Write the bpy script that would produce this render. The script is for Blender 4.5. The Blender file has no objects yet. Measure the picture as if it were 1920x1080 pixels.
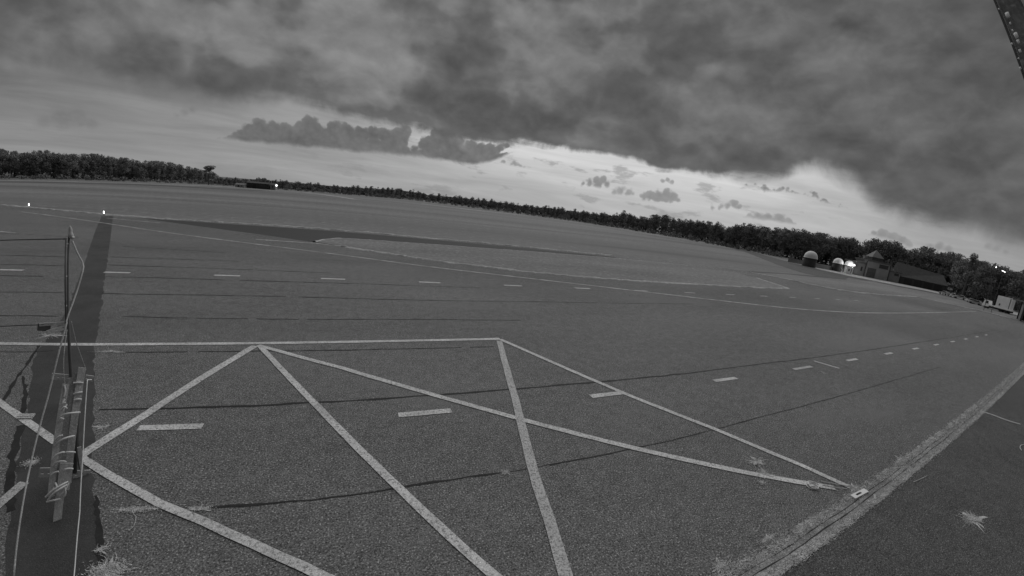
import bpy, bmesh, math, random
from mathutils import Vector, Matrix
R = math.radians
sc = bpy.context.scene
C = sc.collection

# ------------------------------------------------------------------ camera
# wide security-camera lens with barrel distortion, 6 m above the apron, tilted on its bracket
cd = bpy.data.cameras.new('camera'); cam = bpy.data.objects.new('camera', cd); C.objects.link(cam); sc.camera = cam
cr = [[0.900098, 0.0176, 0.435332], [-0.416017, -0.262127, 0.870758], [0.129438, -0.964873, -0.228618]]
cam.matrix_world = Matrix(((cr[0][0], -cr[0][1], -cr[0][2], 0), (cr[1][0], -cr[1][1], -cr[1][2], 0),
                           (cr[2][0], -cr[2][1], -cr[2][2], 6.0), (0, 0, 0, 1)))
cd.type = 'PANO'; cd.panorama_type = 'FISHEYE_LENS_POLYNOMIAL'; cd.sensor_width = 36; cd.fisheye_fov = R(179)
cd.fisheye_polynomial_k0 = 0
for i, v in enumerate((-0.0719480897,0.000243209438,5.10432441e-05,-1.25637854e-06)): setattr(cd, 'fisheye_polynomial_k%d' % (i + 1), v)
cd.shift_x = -0.016804; cd.shift_y = 0.023743
cd.clip_start = 0.02; cd.clip_end = 6000

# ------------------------------------------------------------------ exposure, sun
sc.view_settings.view_transform = 'Standard'; sc.view_settings.look = 'None'
sc.view_settings.gamma = 1; sc.view_settings.use_curve_mapping = False
EXPO = 0.5
sc.cycles.max_bounces = 4; sc.cycles.diffuse_bounces = 2
sc.view_settings.exposure = EXPO
SUN_AZ, SUN_EL = 40.0, 45.0           # degrees, azimuth clockwise from +Y
sd = bpy.data.lights.new('sun', 'SUN'); sd.energy = 1.35; sd.angle = R(85); sd.color = (1, 1, 1)
so = bpy.data.objects.new('sun', sd); C.objects.link(so)
dv = Vector((math.sin(R(SUN_AZ)) * math.cos(R(SUN_EL)), math.cos(R(SUN_AZ)) * math.cos(R(SUN_EL)), math.sin(R(SUN_EL))))
so.rotation_euler = dv.to_track_quat('Z', 'Y').to_euler(); so.location = (0, 0, 60)

# ------------------------------------------------------------------ sky (monochrome dusk, broken cloud deck)
W = bpy.data.worlds.new('World'); sc.world = W; W.use_nodes = True
nt = W.node_tree; nt.nodes.clear()
def N(t, **k):
    n = nt.nodes.new(t)
    for a, b in k.items(): setattr(n, a, b)
    return n
def put(sock, v):
    if isinstance(v, (int, float)): sock.default_value = v
    else: nt.links.new(v, sock)
def M(op, a, b=None, c=None, clamp=False):
    n = N('ShaderNodeMath', operation=op, use_clamp=clamp)
    put(n.inputs[0], a)
    if b is not None: put(n.inputs[1], b)
    if c is not None: put(n.inputs[2], c)
    return n.outputs[0]
def sstep(x, a, b, t0=0.0, t1=1.0):
    n = N('ShaderNodeMapRange', interpolation_type='SMOOTHSTEP')
    put(n.inputs['Value'], x); put(n.inputs['From Min'], a); put(n.inputs['From Max'], b)
    put(n.inputs['To Min'], t0); put(n.inputs['To Max'], t1)
    return n.outputs['Result']
def mixf(f, a, b):
    n = N('ShaderNodeMix', data_type='FLOAT'); put(n.inputs[0], f); put(n.inputs[2], a); put(n.inputs[3], b)
    return n.outputs[0]
def curve(x, pts, hard=False):
    n = N('ShaderNodeFloatCurve'); cm = n.mapping.curves[0]
    cm.points[0].location = pts[0]; cm.points[1].location = pts[-1]
    for p in pts[1:-1]: cm.points.new(*p)
    for p in cm.points: p.handle_type = 'VECTOR' if hard else 'AUTO_CLAMPED'
    n.mapping.use_clip = False
    n.mapping.update(); put(n.inputs['Value'], x); n.inputs['Factor'].default_value = 1
    return n.outputs[0]
def vec(a, b, c=0.0):
    n = N('ShaderNodeCombineXYZ'); put(n.inputs[0], a); put(n.inputs[1], b); put(n.inputs[2], c); return n.outputs[0]
def noise(v, s, det=6, rough=0.55, dist=0.0, off=None):
    if off is not None:
        a = N('ShaderNodeVectorMath', operation='ADD'); put(a.inputs[0], v); a.inputs[1].default_value = off; v = a.outputs[0]
    n = N('ShaderNodeTexNoise'); nt.links.new(v, n.inputs['Vector'])
    n.inputs['Scale'].default_value = s; n.inputs['Detail'].default_value = det
    n.inputs['Roughness'].default_value = rough; n.inputs['Distortion'].default_value = dist
    return n.outputs[0]
tc = N('ShaderNodeTexCoord'); sep = N('ShaderNodeSeparateXYZ'); nt.links.new(tc.outputs['Generated'], sep.inputs[0])
dx, dy, dz = sep.outputs
az = M('MULTIPLY', M('ARCTAN2', dx, dy), 180 / math.pi)
el = M('MULTIPLY', M('ARCSINE', dz), 180 / math.pi)
azn = M('DIVIDE', M('ADD', az, 90), 220)
A_ = lambda a: (a + 90) / 220
den = M('ADD', M('MAXIMUM', dz, 0.0), 0.10)
plane = vec(M('DIVIDE', dx, den), M('DIVIDE', dy, den), 0.0)      # position on the flat cloud base
dirv = tc.outputs['Generated']
n_fine = noise(dirv, 26, 7, 0.62, 0.2)
n_edge = noise(dirv, 9, 7, 0.6, 0.3, (1.5, 0, 4))
streak = noise(vec(M('MULTIPLY', az, 0.055), M('MULTIPLY', M('ADD', el, M('MULTIPLY', az, 0.03)), 0.55)), 1.0, 6, 0.6, 0.4, (2.2, 8.1, 0))
# lower edge of the cloud deck over azimuth
edge_px = [(-35.816,8.802),(-30.347,8.955),(-23.918,8.386),(-19.699,8.204),(-11.825,8.768),(-4.566,10.001),(-3.149,9.838),(-1.273,9.09),(2.709,9.153),(6.853,8.814),(11.79,8.827),(16.884,8.551),(21.309,8.436),(27.928,8.799),(33.098,8.812),(38.254,8.53),(41.969,7.795),(45.517,7.682),(48.942,7.836),(52.954,7.936),(57.087,8.393),(58.574,9.546),(61.426,10.134),(64.54,9.51),(67.9,7.2),(71.494,6.124),(74.789,5.908),(78.473,5.699),(82.96,5.336)]
edge = [(A_(-90), 14 / 40)] + [(A_(a), e / 40) for a, e in sorted(edge_px)] + [(A_(130), 14 / 40)]
el_b = M('MULTIPLY', curve(azn, edge), 40)
# open sky: tone near the horizon and just below the deck
t_hor = curve(azn, [(A_(a), v / 255) for a, v in ((-90, 128), (-40, 136), (-15, 146), (5, 158), (22, 168), (40, 176), (55, 178), (70, 172), (80, 163), (130, 128))])
t_top = curve(azn, [(A_(a), v / 255) for a, v in ((-90, 112), (-40, 116), (-25, 128), (-12, 142), (0, 155), (8, 172), (15, 192), (28, 206), (44, 207), (56, 196), (68, 172), (80, 152), (130, 112))])
open_t = mixf(sstep(M('DIVIDE', el, M('MAXIMUM', el_b, 1.0)), 0.1, 0.95), t_hor, t_top)
open_t = M('ADD', open_t, M('MULTIPLY', M('SUBTRACT', streak, 0.5), 0.24))
# clear-air term from the physical sky, reduced to luminance
skyt = N('ShaderNodeTexSky', sky_type='NISHITA', sun_disc=False); skyt.sun_elevation = R(SUN_EL); skyt.sun_rotation = R(SUN_AZ)
bw = N('ShaderNodeRGBToBW'); nt.links.new(skyt.outputs[0], bw.inputs[0])
# thin broken scraps in the open band
scr = noise(vec(M('MULTIPLY', az, 0.16), M('MULTIPLY', M('ADD', el, M('MULTIPLY', az, 0.02)), 0.5)), 1.0, 7, 0.6, 0.1, (1.5, 6.0, 3))
scr_m = M('MULTIPLY', sstep(scr, 0.56, 0.66), sstep(az, -20, 25, 0.15, 0.6))
open_t = mixf(scr_m, open_t, mixf(sstep(az, 0, 30), 0.50, 0.56))
VOR = []
for bs, dd in ((30, 2.0), (64, 1.5), (9, 2.5)):
    v = N('ShaderNodeTexVoronoi', feature='F1'); nt.links.new(dirv, v.inputs['Vector']); v.inputs['Scale'].default_value = bs
    v.inputs['Detail'].default_value = dd; v.inputs['Roughness'].default_value = 0.45; VOR.append(v.outputs['Distance'])
def blob(a, e, sa, se):
    x = M('DIVIDE', M('SUBTRACT', az, a), sa); y = M('DIVIDE', M('SUBTRACT', el, e), se)
    return M('EXPONENT', M('MULTIPLY', M('ADD', M('MULTIPLY', x, x), M('MULTIPLY', y, y)), -1))
# deck: light and dark masses
blobs = []
for (p, w, h, amp) in zip(
    [(1.241,16.954),(-4.719,17.977),(3.597,13.874),(19.431,22.081),(26.843,21.128),(46.447,20.508),(35.089,23.845),(46.067,16.569),(53.551,15.598),(61.175,9.853),(65.288,8.68),(-29.378,15.145),(-12.877,14.637),(-23.593,11.576),(-10.195,10.963),(-2.076,17.273),(3.829,11.635),(16.963,19.195),(31.103,17.072),(44.113,24.496),(42.386,9.518),(51.906,17.66),(55.757,10.382),(74.567,12.395),(76.469,7.891),(-17.622,16.522),(61.899,21.734),(23.862,11.44),(13.491,12.76),(69.165,19.198),(-33.027,5.615),(-6.173,5.939)],
    (5, 4, 3, 5, 5, 2.2, 4, 3, 3, 3.2, 3, 6, 5, 8, 7, 3.5, 5, 6, 6, 5, 6, 5, 6, 7, 5, 6, 6, 6, 5, 7, 6, 4),
    (4, 3, 2.5, 3, 4, 0.8, 3, 1.5, 2, 0.9, 0.7, 3, 2.5, 3, 2, 3, 2, 4, 3, 3, 2, 3, 2, 4, 2, 3, 4, 2.5, 2.5, 4, 1.5, 1.2),
    (40, 16, 26, 18, 16, 30, 16, 16, 14, 40, 26, 14, 14, -22, -26, -16, -18, -20, -12, -18, -10, -20, -12, -10, -12, 12, 8, -10, -14, 6, -8, -6)):
    blobs.append(M('MULTIPLY', blob(p[0], p[1], w, h), amp * 0.026))
bsum = blobs[0]
for b in blobs[1:]: bsum = M('ADD', bsum, b)
dvs = vec(dx, dy, M('MULTIPLY', dz, 1.6))
nA = noise(dvs, 4.3, 5, 0.46, 0.2, (2.1, 5.2, 3.7)); nB = noise(dvs, 16, 6, 0.58, 0.3, (4.2, 0.3, 2.2)); nC = noise(dvs, 9.0, 5, 0.5, 0.3, (9.2, 1.3, 6.2))
nR1 = noise(dvs, 11, 6, 0.52, 0.25, (1.2, 1.3, 8.2)); nR2 = noise(dvs, 11, 6, 0.52, 0.25, (1.2, 1.3, 8.235))
relief = M('SUBTRACT', nR1, nR2)
lump = M('MULTIPLY', M('SUBTRACT', 0.45, VOR[2]), 1.2)          # rounded billows
fld = M('ADD', M('ADD', M('MULTIPLY', M('SUBTRACT', nA, 0.5), 3.4), M('MULTIPLY', M('SUBTRACT', nB, 0.5), 0.6)), lump)
fld = M('SUBTRACT', fld, bsum)
fld = M('ADD', M('ADD', fld, 0.50), M('MULTIPLY', M('MULTIPLY', sstep(M('SUBTRACT', el, el_b), 7.0, 1.0), sstep(az, -25, 5)), 0.5))
f2 = M('ADD', fld, M('MULTIPLY', M('SUBTRACT', nC, 0.5), 2.1)); f3 = M('ADD', fld, M('MULTIPLY', M('SUBTRACT', nR1, 0.5), 1.7))
dmask = M('ADD', M('ADD', M('MULTIPLY', sstep(fld, -0.75, 0.05), 0.34), M('MULTIPLY', sstep(f2, -0.25, 0.35), 0.33)), M('MULTIPLY', sstep(f3, 0.05, 0.85), 0.33))
d_light = curve(azn, [(A_(a), v / 255) for a, v in ((-90, 116), (-40, 117), (-10, 126), (12, 124), (28, 117), (45, 109), (60, 102), (80, 98), (130, 116))])
d_dark = curve(azn, [(A_(a), v / 255) for a, v in ((-90, 90), (-40, 90), (-10, 87), (12, 84), (28, 82), (45, 81), (60, 81), (80, 84), (130, 90))])
deck = M('ADD', mixf(dmask, d_light, d_dark), M('ADD', M('MULTIPLY', M('SUBTRACT', nB, 0.5), 0.03), M('MULTIPLY', relief, 0.22)))
d_dist = M('ADD', M('SUBTRACT', el, el_b), M('MULTIPLY', M('SUBTRACT', n_edge, 0.5), 3.4))
d_dist = M('ADD', d_dist, M('MULTIPLY', M('SUBTRACT', streak, 0.5), 2.0))
soft = curve(azn, [(A_(a), v) for a, v in ((-90, 0.9), (-40, 0.9), (-12, 0.55), (-3, 0.28), (10, 0.16), (40, 0.16), (55, 0.35), (80, 0.6), (130, 0.9))])
deck_m = sstep(d_dist, M('MULTIPLY', soft, -3.0), M('MULTIPLY', soft, 3.0))
# a thinner, brighter rim where light comes through the edge of the deck
rim = M('MULTIPLY', blob(40, 0, 60, 400), sstep(d_dist, 4.0, 0.0))
deck = M('ADD', deck, M('MULTIPLY', rim, 0.03))
tone = open_t
# separate cumulus below the deck: rounded puffs on a flat base
n_puff = M('MULTIPLY', M('SUBTRACT', 0.46, VOR[1]), 1.0)
def cumulus(lo, puffs, rads, tv, rough, s_up=0.10, s_lo=0.3, strength=1.0, body=None):
    global tone
    lo = sorted(lo)
    L = M('MULTIPLY', curve(azn, [(A_(lo[0][0] - 3), (lo[0][1] + 1.5) / 40)] + [(A_(a), e / 40) for a, e in lo] + [(A_(lo[-1][0] + 3), (lo[-1][1] + 1.5) / 40)], True), 40)
    f = None
    for (a, e), r in zip(puffs, rads):
        x = M('MULTIPLY', M('SUBTRACT', az, a), 0.97); y = M('SUBTRACT', el, e)
        d = M('SUBTRACT', r / 11.5, M('SQRT', M('ADD', M('MULTIPLY', x, x), M('MULTIPLY', y, y))))
        f = d if f is None else M('SMOOTH_MAX', f, d, 0.35)
    if body:
        body = sorted(body); bu = M('MULTIPLY', curve(azn, [(A_(body[0][0] - 3), (body[0][1] - 2.5) / 40)] + [(A_(a), e / 40) for a, e in body] + [(A_(body[-1][0] + 3), (body[-1][1] - 2.5) / 40)], True), 40)
        f = M('SMOOTH_MAX', f, M('SUBTRACT', bu, el), 0.2)
    f = M('ADD', f, M('ADD', M('MULTIPLY', n_puff, rough), M('MULTIPLY', M('SUBTRACT', n_fine, 0.5), rough * 1.2)))
    m = M('MULTIPLY', M('MULTIPLY', sstep(f, -s_up, s_up), sstep(M('ADD', M('SUBTRACT', el, L), M('MULTIPLY', M('SUBTRACT', n_fine, 0.5), rough * 2)), -s_lo, s_lo)), strength)
    sh = M('ADD', tv / 255, M('MULTIPLY', M('SUBTRACT', n_fine, 0.5), 0.06))
    sh = M('ADD', sh, M('MULTIPLY', sstep(f, 0.5, 0.0), 0.035))
    sh = M('ADD', sh, M('ADD', M('MULTIPLY', n_puff, 0.05), M('MULTIPLY', relief, 0.18)))
    tone = mixf(m, tone, sh)
cumulus([(-15.377,4.424),(-11.591,4.374),(-7.341,4.504),(-2.248,4.547),(3.075,4.751),(8.608,5.052),(12.905,5.047),(16.573,4.881),(19.406,5.9),(21.451,7.316)],
        [(-13.382,4.963),(-12.689,5.17),(-11.76,5.47),(-10.735,6.408),(-10.574,5.62),(-9.133,5.806),(-7.541,5.887),(-5.886,6.363),(-4.935,7.265),(-4.307,6.447),(-2.88,6.248),(-2.026,7.021),(-0.434,6.779),(1.435,6.702),(2.892,7.037),(4.386,7.108),(5.815,7.306),(6.943,7.873),(6.343,6.831),(9.585,6.718),(10.258,7.088),(11.342,7.654),(12.756,7.848),(13.924,7.727),(13.173,6.641),(15.878,7.145),(17.096,6.74),(18.399,6.913),(19.662,7.437),(20.635,7.921),(-5.518,5.508),(-2.313,5.533),(0.315,5.612),(3.011,5.562),(5.741,5.786),(8.266,5.706),(11.016,5.931),(15.012,5.751),(16.485,5.66),(-8.614,5.24)],
        (5, 8, 13, 11, 14, 15, 14, 14, 13, 15, 13, 14, 15, 15, 13, 14, 13, 11, 16, 11, 12, 16, 15, 12, 18, 12, 16, 14, 9, 6, 18, 18, 18, 16, 16, 9, 18, 14, 10, 14), 106, 0.50, 0.17, 0.35, 0.95, [(-14.988,4.711),(-13.384,5.023),(-11.642,5.485),(-8.634,5.618),(-4.93,6.233),(-1.053,6.23),(2.925,6.636),(6.343,6.831),(7.666,6.112),(8.558,5.605),(9.331,6.406),(11.964,7.181),(14.142,7.054),(15.982,6.876),(18.181,6.884),(20.359,7.172),(21.434,7.457)])
cumulus([(19.092,5.427),(21.675,5.548),(24.634,5.717)], [(20.525,5.831),(22.014,5.809)], (6, 6), 140, 0.7, 0.18, 0.2, 0.8, [(19.268,5.81),(21.63,5.903),(23.873,5.835)])
cumulus([(31.239,3.957),(33.464,4.034),(36.039,4.161)], [(31.844,4.403),(32.709,4.591),(33.561,4.849),(34.471,5.188),(35.057,4.757),(33.918,4.46)], (5, 7, 9, 8, 7, 9), 126, 0.55, 0.2, 0.3, 0.85)
cumulus([(35.551,3.511),(37.643,3.359),(39.518,3.545)], [(36.252,3.752),(37.095,4.012),(38.147,3.865),(38.744,3.801)], (6, 9, 8, 5), 142, 0.5, 0.25, 0.25, 0.85)
cumulus([(39.578,3.19),(42.802,2.995),(45.746,3.278)], [(40.359,3.735),(41.185,3.994),(42.195,3.99),(43.176,4.127),(44.036,4.104),(44.805,3.784)], (7, 10, 11, 12, 10, 6), 132, 0.55, 0.2, 0.3, 0.85)
cumulus([(41.752,5.718),(43.022,5.816),(44.283,5.913)], [(42.486,6.028),(43.089,6.249),(43.681,6.115)], (4, 5, 4), 134, 0.5, 0.15, 0.2, 0.8)
cumulus([(48.575,3.127),(51.151,3.306),(53.519,3.599)], [(49.41,3.464),(50.398,3.681),(51.285,4.022),(52.034,4.34),(52.635,4.016)], (5, 7, 7, 8, 6), 132, 0.55, 0.2, 0.3, 0.8)
cumulus([(53.379,2.957),(57.183,3.02),(60.614,3.055)], [(54.128,3.212),(55.167,3.308),(56.461,3.377),(57.865,3.468),(59.044,3.325)], (5, 6, 7, 8, 6), 142, 0.4, 0.16, 0.25, 0.8, [(53.585,3.265),(56.435,3.509),(59.004,3.519),(60.318,3.27)])
cumulus([(52.153,6.889),(55.791,6.772),(59.608,6.772),(62.787,6.261),(66.111,5.755)], [(55.084,7.077),(57.654,7.091),(61.104,7.045)], (5, 5, 6), 122, 0.9, 0.22, 0.25, 0.9, [(52.429,7.196),(55.046,7.272),(58.26,7.239),(61.415,7.024),(64.574,6.336),(65.846,5.901)])
cumulus([(67.582,3.246),(69.897,3.177),(73.154,2.593)], [(68.694,3.449),(69.545,3.481),(70.548,3.299),(71.594,3.132),(72.338,2.792)], (6, 8, 9, 9, 6), 134, 0.4, 0.15, 0.3, 0.85, [(67.835,3.418),(69.818,3.532),(72.179,3.003),(72.799,2.702)])
cumulus([(73.858,2.854),(75.746,2.824),(77.565,2.912)], [(74.594,3.18),(75.388,3.22),(76.363,3.126)], (5, 7, 6), 132, 0.4, 0.2, 0.3, 0.8)
cumulus([(79.371,3.966),(81.168,3.779),(82.693,3.773)], [(79.925,4.189),(80.75,4.079),(81.627,3.93)], (5, 6, 5), 130, 0.4, 0.2, 0.3, 0.7)
cumulus([(-20.346,5.724),(-18.795,6.26),(-16.899,7.09)], [(-19.502,6.229),(-18.758,6.67),(-18.007,7.059)], (5, 7, 6), 124, 0.4, 0.3, 0.3, 0.6)
cumulus([(-33.466,3.576),(-30.206,3.626),(-26.313,4.186)], [(-31.856,4.21),(-30.452,4.539),(-29.024,4.883),(-27.804,4.579)], (12, 16, 15, 10), 116, 0.5, 0.5, 0.6, 0.5)
tone = mixf(deck_m, tone, deck)
# the opening at the bright break and the small lit scraps on the deck edge
tone = M('MAXIMUM', tone, 0.25)
lin = M('MULTIPLY', M('POWER', tone, 2.2), 10 / 2 ** EXPO)
lin = M('ADD', M('MULTIPLY', lin, 0.97), M('MULTIPLY', bw.outputs[0], 0.02))
below = mixf(sstep(dz, -0.02, 0.0), 0.9, lin)
bg = N('ShaderNodeBackground'); bg.inputs['Strength'].default_value = 0.1
nt.links.new(below, bg.inputs['Color'])
W.cycles.sampling_method = 'NONE'
wo = N('ShaderNodeOutputWorld'); nt.links.new(bg.outputs[0], wo.inputs['Surface'])

# ------------------------------------------------------------------ materials
MATS = {}
def mat(name, base, rough=0.85, var=0.0, scale=1.0, grain=0.0, gscale=60.0, stretch=(1, 1, 1), spec=0.3, bump=0.0, wear=None, patches=None):
    """grey material; var: broad tone variation, grain: fine speckle, wear: (tone, amount, scale)"""
    m = bpy.data.materials.new(name); m.use_nodes = True; t = m.node_tree; b = t.nodes['Principled BSDF']; L = t.links.new
    b.inputs['Roughness'].default_value = rough; b.inputs['Specular IOR Level'].default_value = spec
    g = t.nodes.new('ShaderNodeNewGeometry')
    mp = t.nodes.new('ShaderNodeMapping'); L(g.outputs['Position'], mp.inputs[0]); mp.inputs['Scale'].default_value = stretch
    def tn(s, det, vec=None, ro=0.6):
        n = t.nodes.new('ShaderNodeTexNoise'); L(vec or mp.outputs[0], n.inputs['Vector']); n.inputs['Scale'].default_value = s
        n.inputs['Detail'].default_value = det; n.inputs['Roughness'].default_value = ro; return n.outputs[0]
    def mth(op, a, c):
        n = t.nodes.new('ShaderNodeMath'); n.operation = op
        for i, v in enumerate((a, c)):
            if isinstance(v, (int, float)): n.inputs[i].default_value = v
            else: L(v, n.inputs[i])
        return n.outputs[0]
    def mr(x, a, c, lo, hi):
        n = t.nodes.new('ShaderNodeMapRange'); L(x, n.inputs[0]); n.inputs[1].default_value = a; n.inputs[2].default_value = c
        n.inputs[3].default_value = lo; n.inputs[4].default_value = hi; return n.outputs[0]
    val = mr(tn(scale, 5), 0.33, 0.67, 1 - var, 1 + var)
    if grain:
        v2 = mr(tn(gscale, 3, g.outputs['Position'], 0.75), 0.34, 0.66, 1 - grain, 1 + grain)
        val = mth('MULTIPLY', val, v2)
        val = mth('MULTIPLY', val, mr(tn(gscale * .3, 3, g.outputs['Position'], 0.75), 0.34, 0.66, 1 - grain * .22, 1 + grain * .22))
        val = mth('MULTIPLY', val, mr(tn(gscale * .085, 4, g.outputs['Position'], 0.8), 0.36, 0.64, 1 - grain * .2, 1 + grain * .2))
        sp = mr(tn(gscale * 1.1, 1, g.outputs['Position'], 0.5), 0.60, 0.72, 0, grain * 2.6)
        val = mth('ADD', val, sp)
    val = mth('MULTIPLY', val, base)
    if patches:
        pt, ps, plo, phi = patches
        f = mr(tn(ps, 5), plo, phi, 0, 1)
        n = t.nodes.new('ShaderNodeMix'); L(f, n.inputs[0]); L(val, n.inputs[2]); n.inputs[3].default_value = pt; val = n.outputs[0]
    if wear:
        wt, lo, hi, ws = wear
        f = mth('MULTIPLY', mr(tn(ws, 5, g.outputs['Position'], 0.75), lo, hi, 0, 1), 1.0)
        n = t.nodes.new('ShaderNodeMix'); L(f, n.inputs[0]); L(val, n.inputs[2]); n.inputs[3].default_value = wt; val = n.outputs[0]
    L(val, b.inputs['Base Color'])
    if bump:
        bp = t.nodes.new('ShaderNodeBump'); bp.inputs['Strength'].default_value = bump; bp.inputs['Distance'].default_value = 0.02
        L(tn(gscale, 3, g.outputs['Position']), bp.inputs['Height']); L(bp.outputs[0], b.inputs['Normal'])
    MATS[name] = m; return m
mat('asphalt', 0.126, 0.95, 0.24, 0.06, 0.80, 26, (0.45, 1, 1), 0.08, 0.22, patches=(0.155, 0.13, 0.54, 0.72))
mat('asphalt_dark', 0.074, 0.9, 0.13, 0.3, 0.78, 26, spec=0.08, bump=0.22)
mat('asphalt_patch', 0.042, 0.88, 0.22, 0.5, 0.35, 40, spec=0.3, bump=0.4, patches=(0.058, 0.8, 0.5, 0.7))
mat('lane_dark', 0.044, 0.9, 0.12, 0.1, 0.25, 12, (.3, 1, 1), 0.2)
mat('taxi_asphalt', 0.055, 0.9, 0.12, 0.05, 0.2, 10, (1, 1, 1), 0.25)
mat('tar', 0.018, 0.8, 0.3, 3.0, 0.3, 60, spec=0.25)
mat('paint', 0.47, 0.85, 0.18, 0.8, 0.26, 40, wear=(0.15, 0.50, 0.63, 16))
mat('paint_worn', 0.42, 0.8, 0.10, 1.2, 0.16, 40, wear=(0.14, 0.47, 0.60, 26))
mat('paint_thin', 0.42, 0.8, 0.15, 0.2, 0.05, 20, wear=(0.15, 0.42, 0.62, 0.7))
mat('field', 0.178, 0.95, 0.34, 0.04, 0.14, 0.7, (0.10, 1, 1), 0.1, patches=(0.120, 0.02, 0.50, 0.62))
mat('island_grass', 0.170, 0.95, 0.20, 0.10, 0.20, 2.0, (0.25, 1, 1), 0.1)
mat('verge_grass', 0.34, 0.95, 0.16, 0.2, 0.2, 3.0, spec=0.1)
mat('dry_grass', 0.6, 0.9, 0.30, 3.0, spec=0.1)
mat('weed', 0.42, 0.9, 0.30, 9.0, 0.35, 60, spec=0.1)
mat('grass_mat', 0.25, 0.95, 0.25, 6.0, 0.5, 45, spec=0.1, bump=0.5)
mat('joint_soil', 0.195, 0.95, 0.35, 2.6, 0.45, 30, spec=0.1, bump=0.6)
mat('crown', 0.25, 0.9, 0.30, 0.3, spec=0.1)
mat('crown_oak', 0.20, 0.9, 0.28, 0.3, spec=0.1)
mat('bark', 0.08, 0.95, 0.2, 1.0, spec=0.1)
mat('scrub', 0.21, 0.95, 0.30, 0.15, spec=0.1)
mat('timber', 0.34, 0.85, 0.18, 3.0, 0.25, 40, (1, 1, 0.15))
mat('timber_dark', 0.22, 0.85, 0.18, 3.0, 0.25, 40, (1, 1, 0.15))
mat('rope', 0.58, 0.9, 0.15, 8.0)
mat('dark_steel', 0.10, 0.7, 0.15, 3.0, spec=0.3)
mat('galv', 0.36, 0.55, 0.12, 6.0, 0.12, 60, spec=0.5)
mat('galv_dark', 0.17, 0.5, 0.25, 14.0, 0.3, 80, spec=0.5)
mat('bolt', 0.95, 0.35, spec=0.5)  # near-white base colour stands in for highlights on the bracket bolts
mat('white_paint', 0.85, 0.6, 0.06, 0.8)
mat('dome_grey', 0.62, 0.6, 0.06, 0.6)
mat('render_wall', 0.20, 0.9, 0.10, 0.5, 0.06, 3)
mat('render_light', 0.25, 0.9, 0.08, 0.5)
mat('roof_tile', 0.095, 0.9, 0.15, 0.8)
mat('dark_roof', 0.07, 0.9, 0.15, 0.8)
mat('roof_light', 0.19, 0.9, 0.08, 0.8)
mat('dark_wall', 0.05, 0.9, 0.2, 0.3)
mat('glass', 0.03, 0.15, spec=0.5)
mat('concrete', 0.16, 0.9, 0.12, 0.6)
mat('rubber', 0.03, 0.8)
mat('car_grey', 0.30, 0.4, spec=0.5)
mat('car_light', 0.5, 0.4, spec=0.5)
def emis(name, s):
    m = bpy.data.materials.new(name); m.use_nodes = True; b = m.node_tree.nodes['Principled BSDF']
    b.inputs['Base Color'].default_value = (0.8, 0.8, 0.8, 1); b.inputs['Emission Color'].default_value = (1, 1, 1, 1); b.inputs['Emission Strength'].default_value = s
    MATS[name] = m
emis('lamp_on', 2.2); emis('lamp_soft', 2.0)

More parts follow.
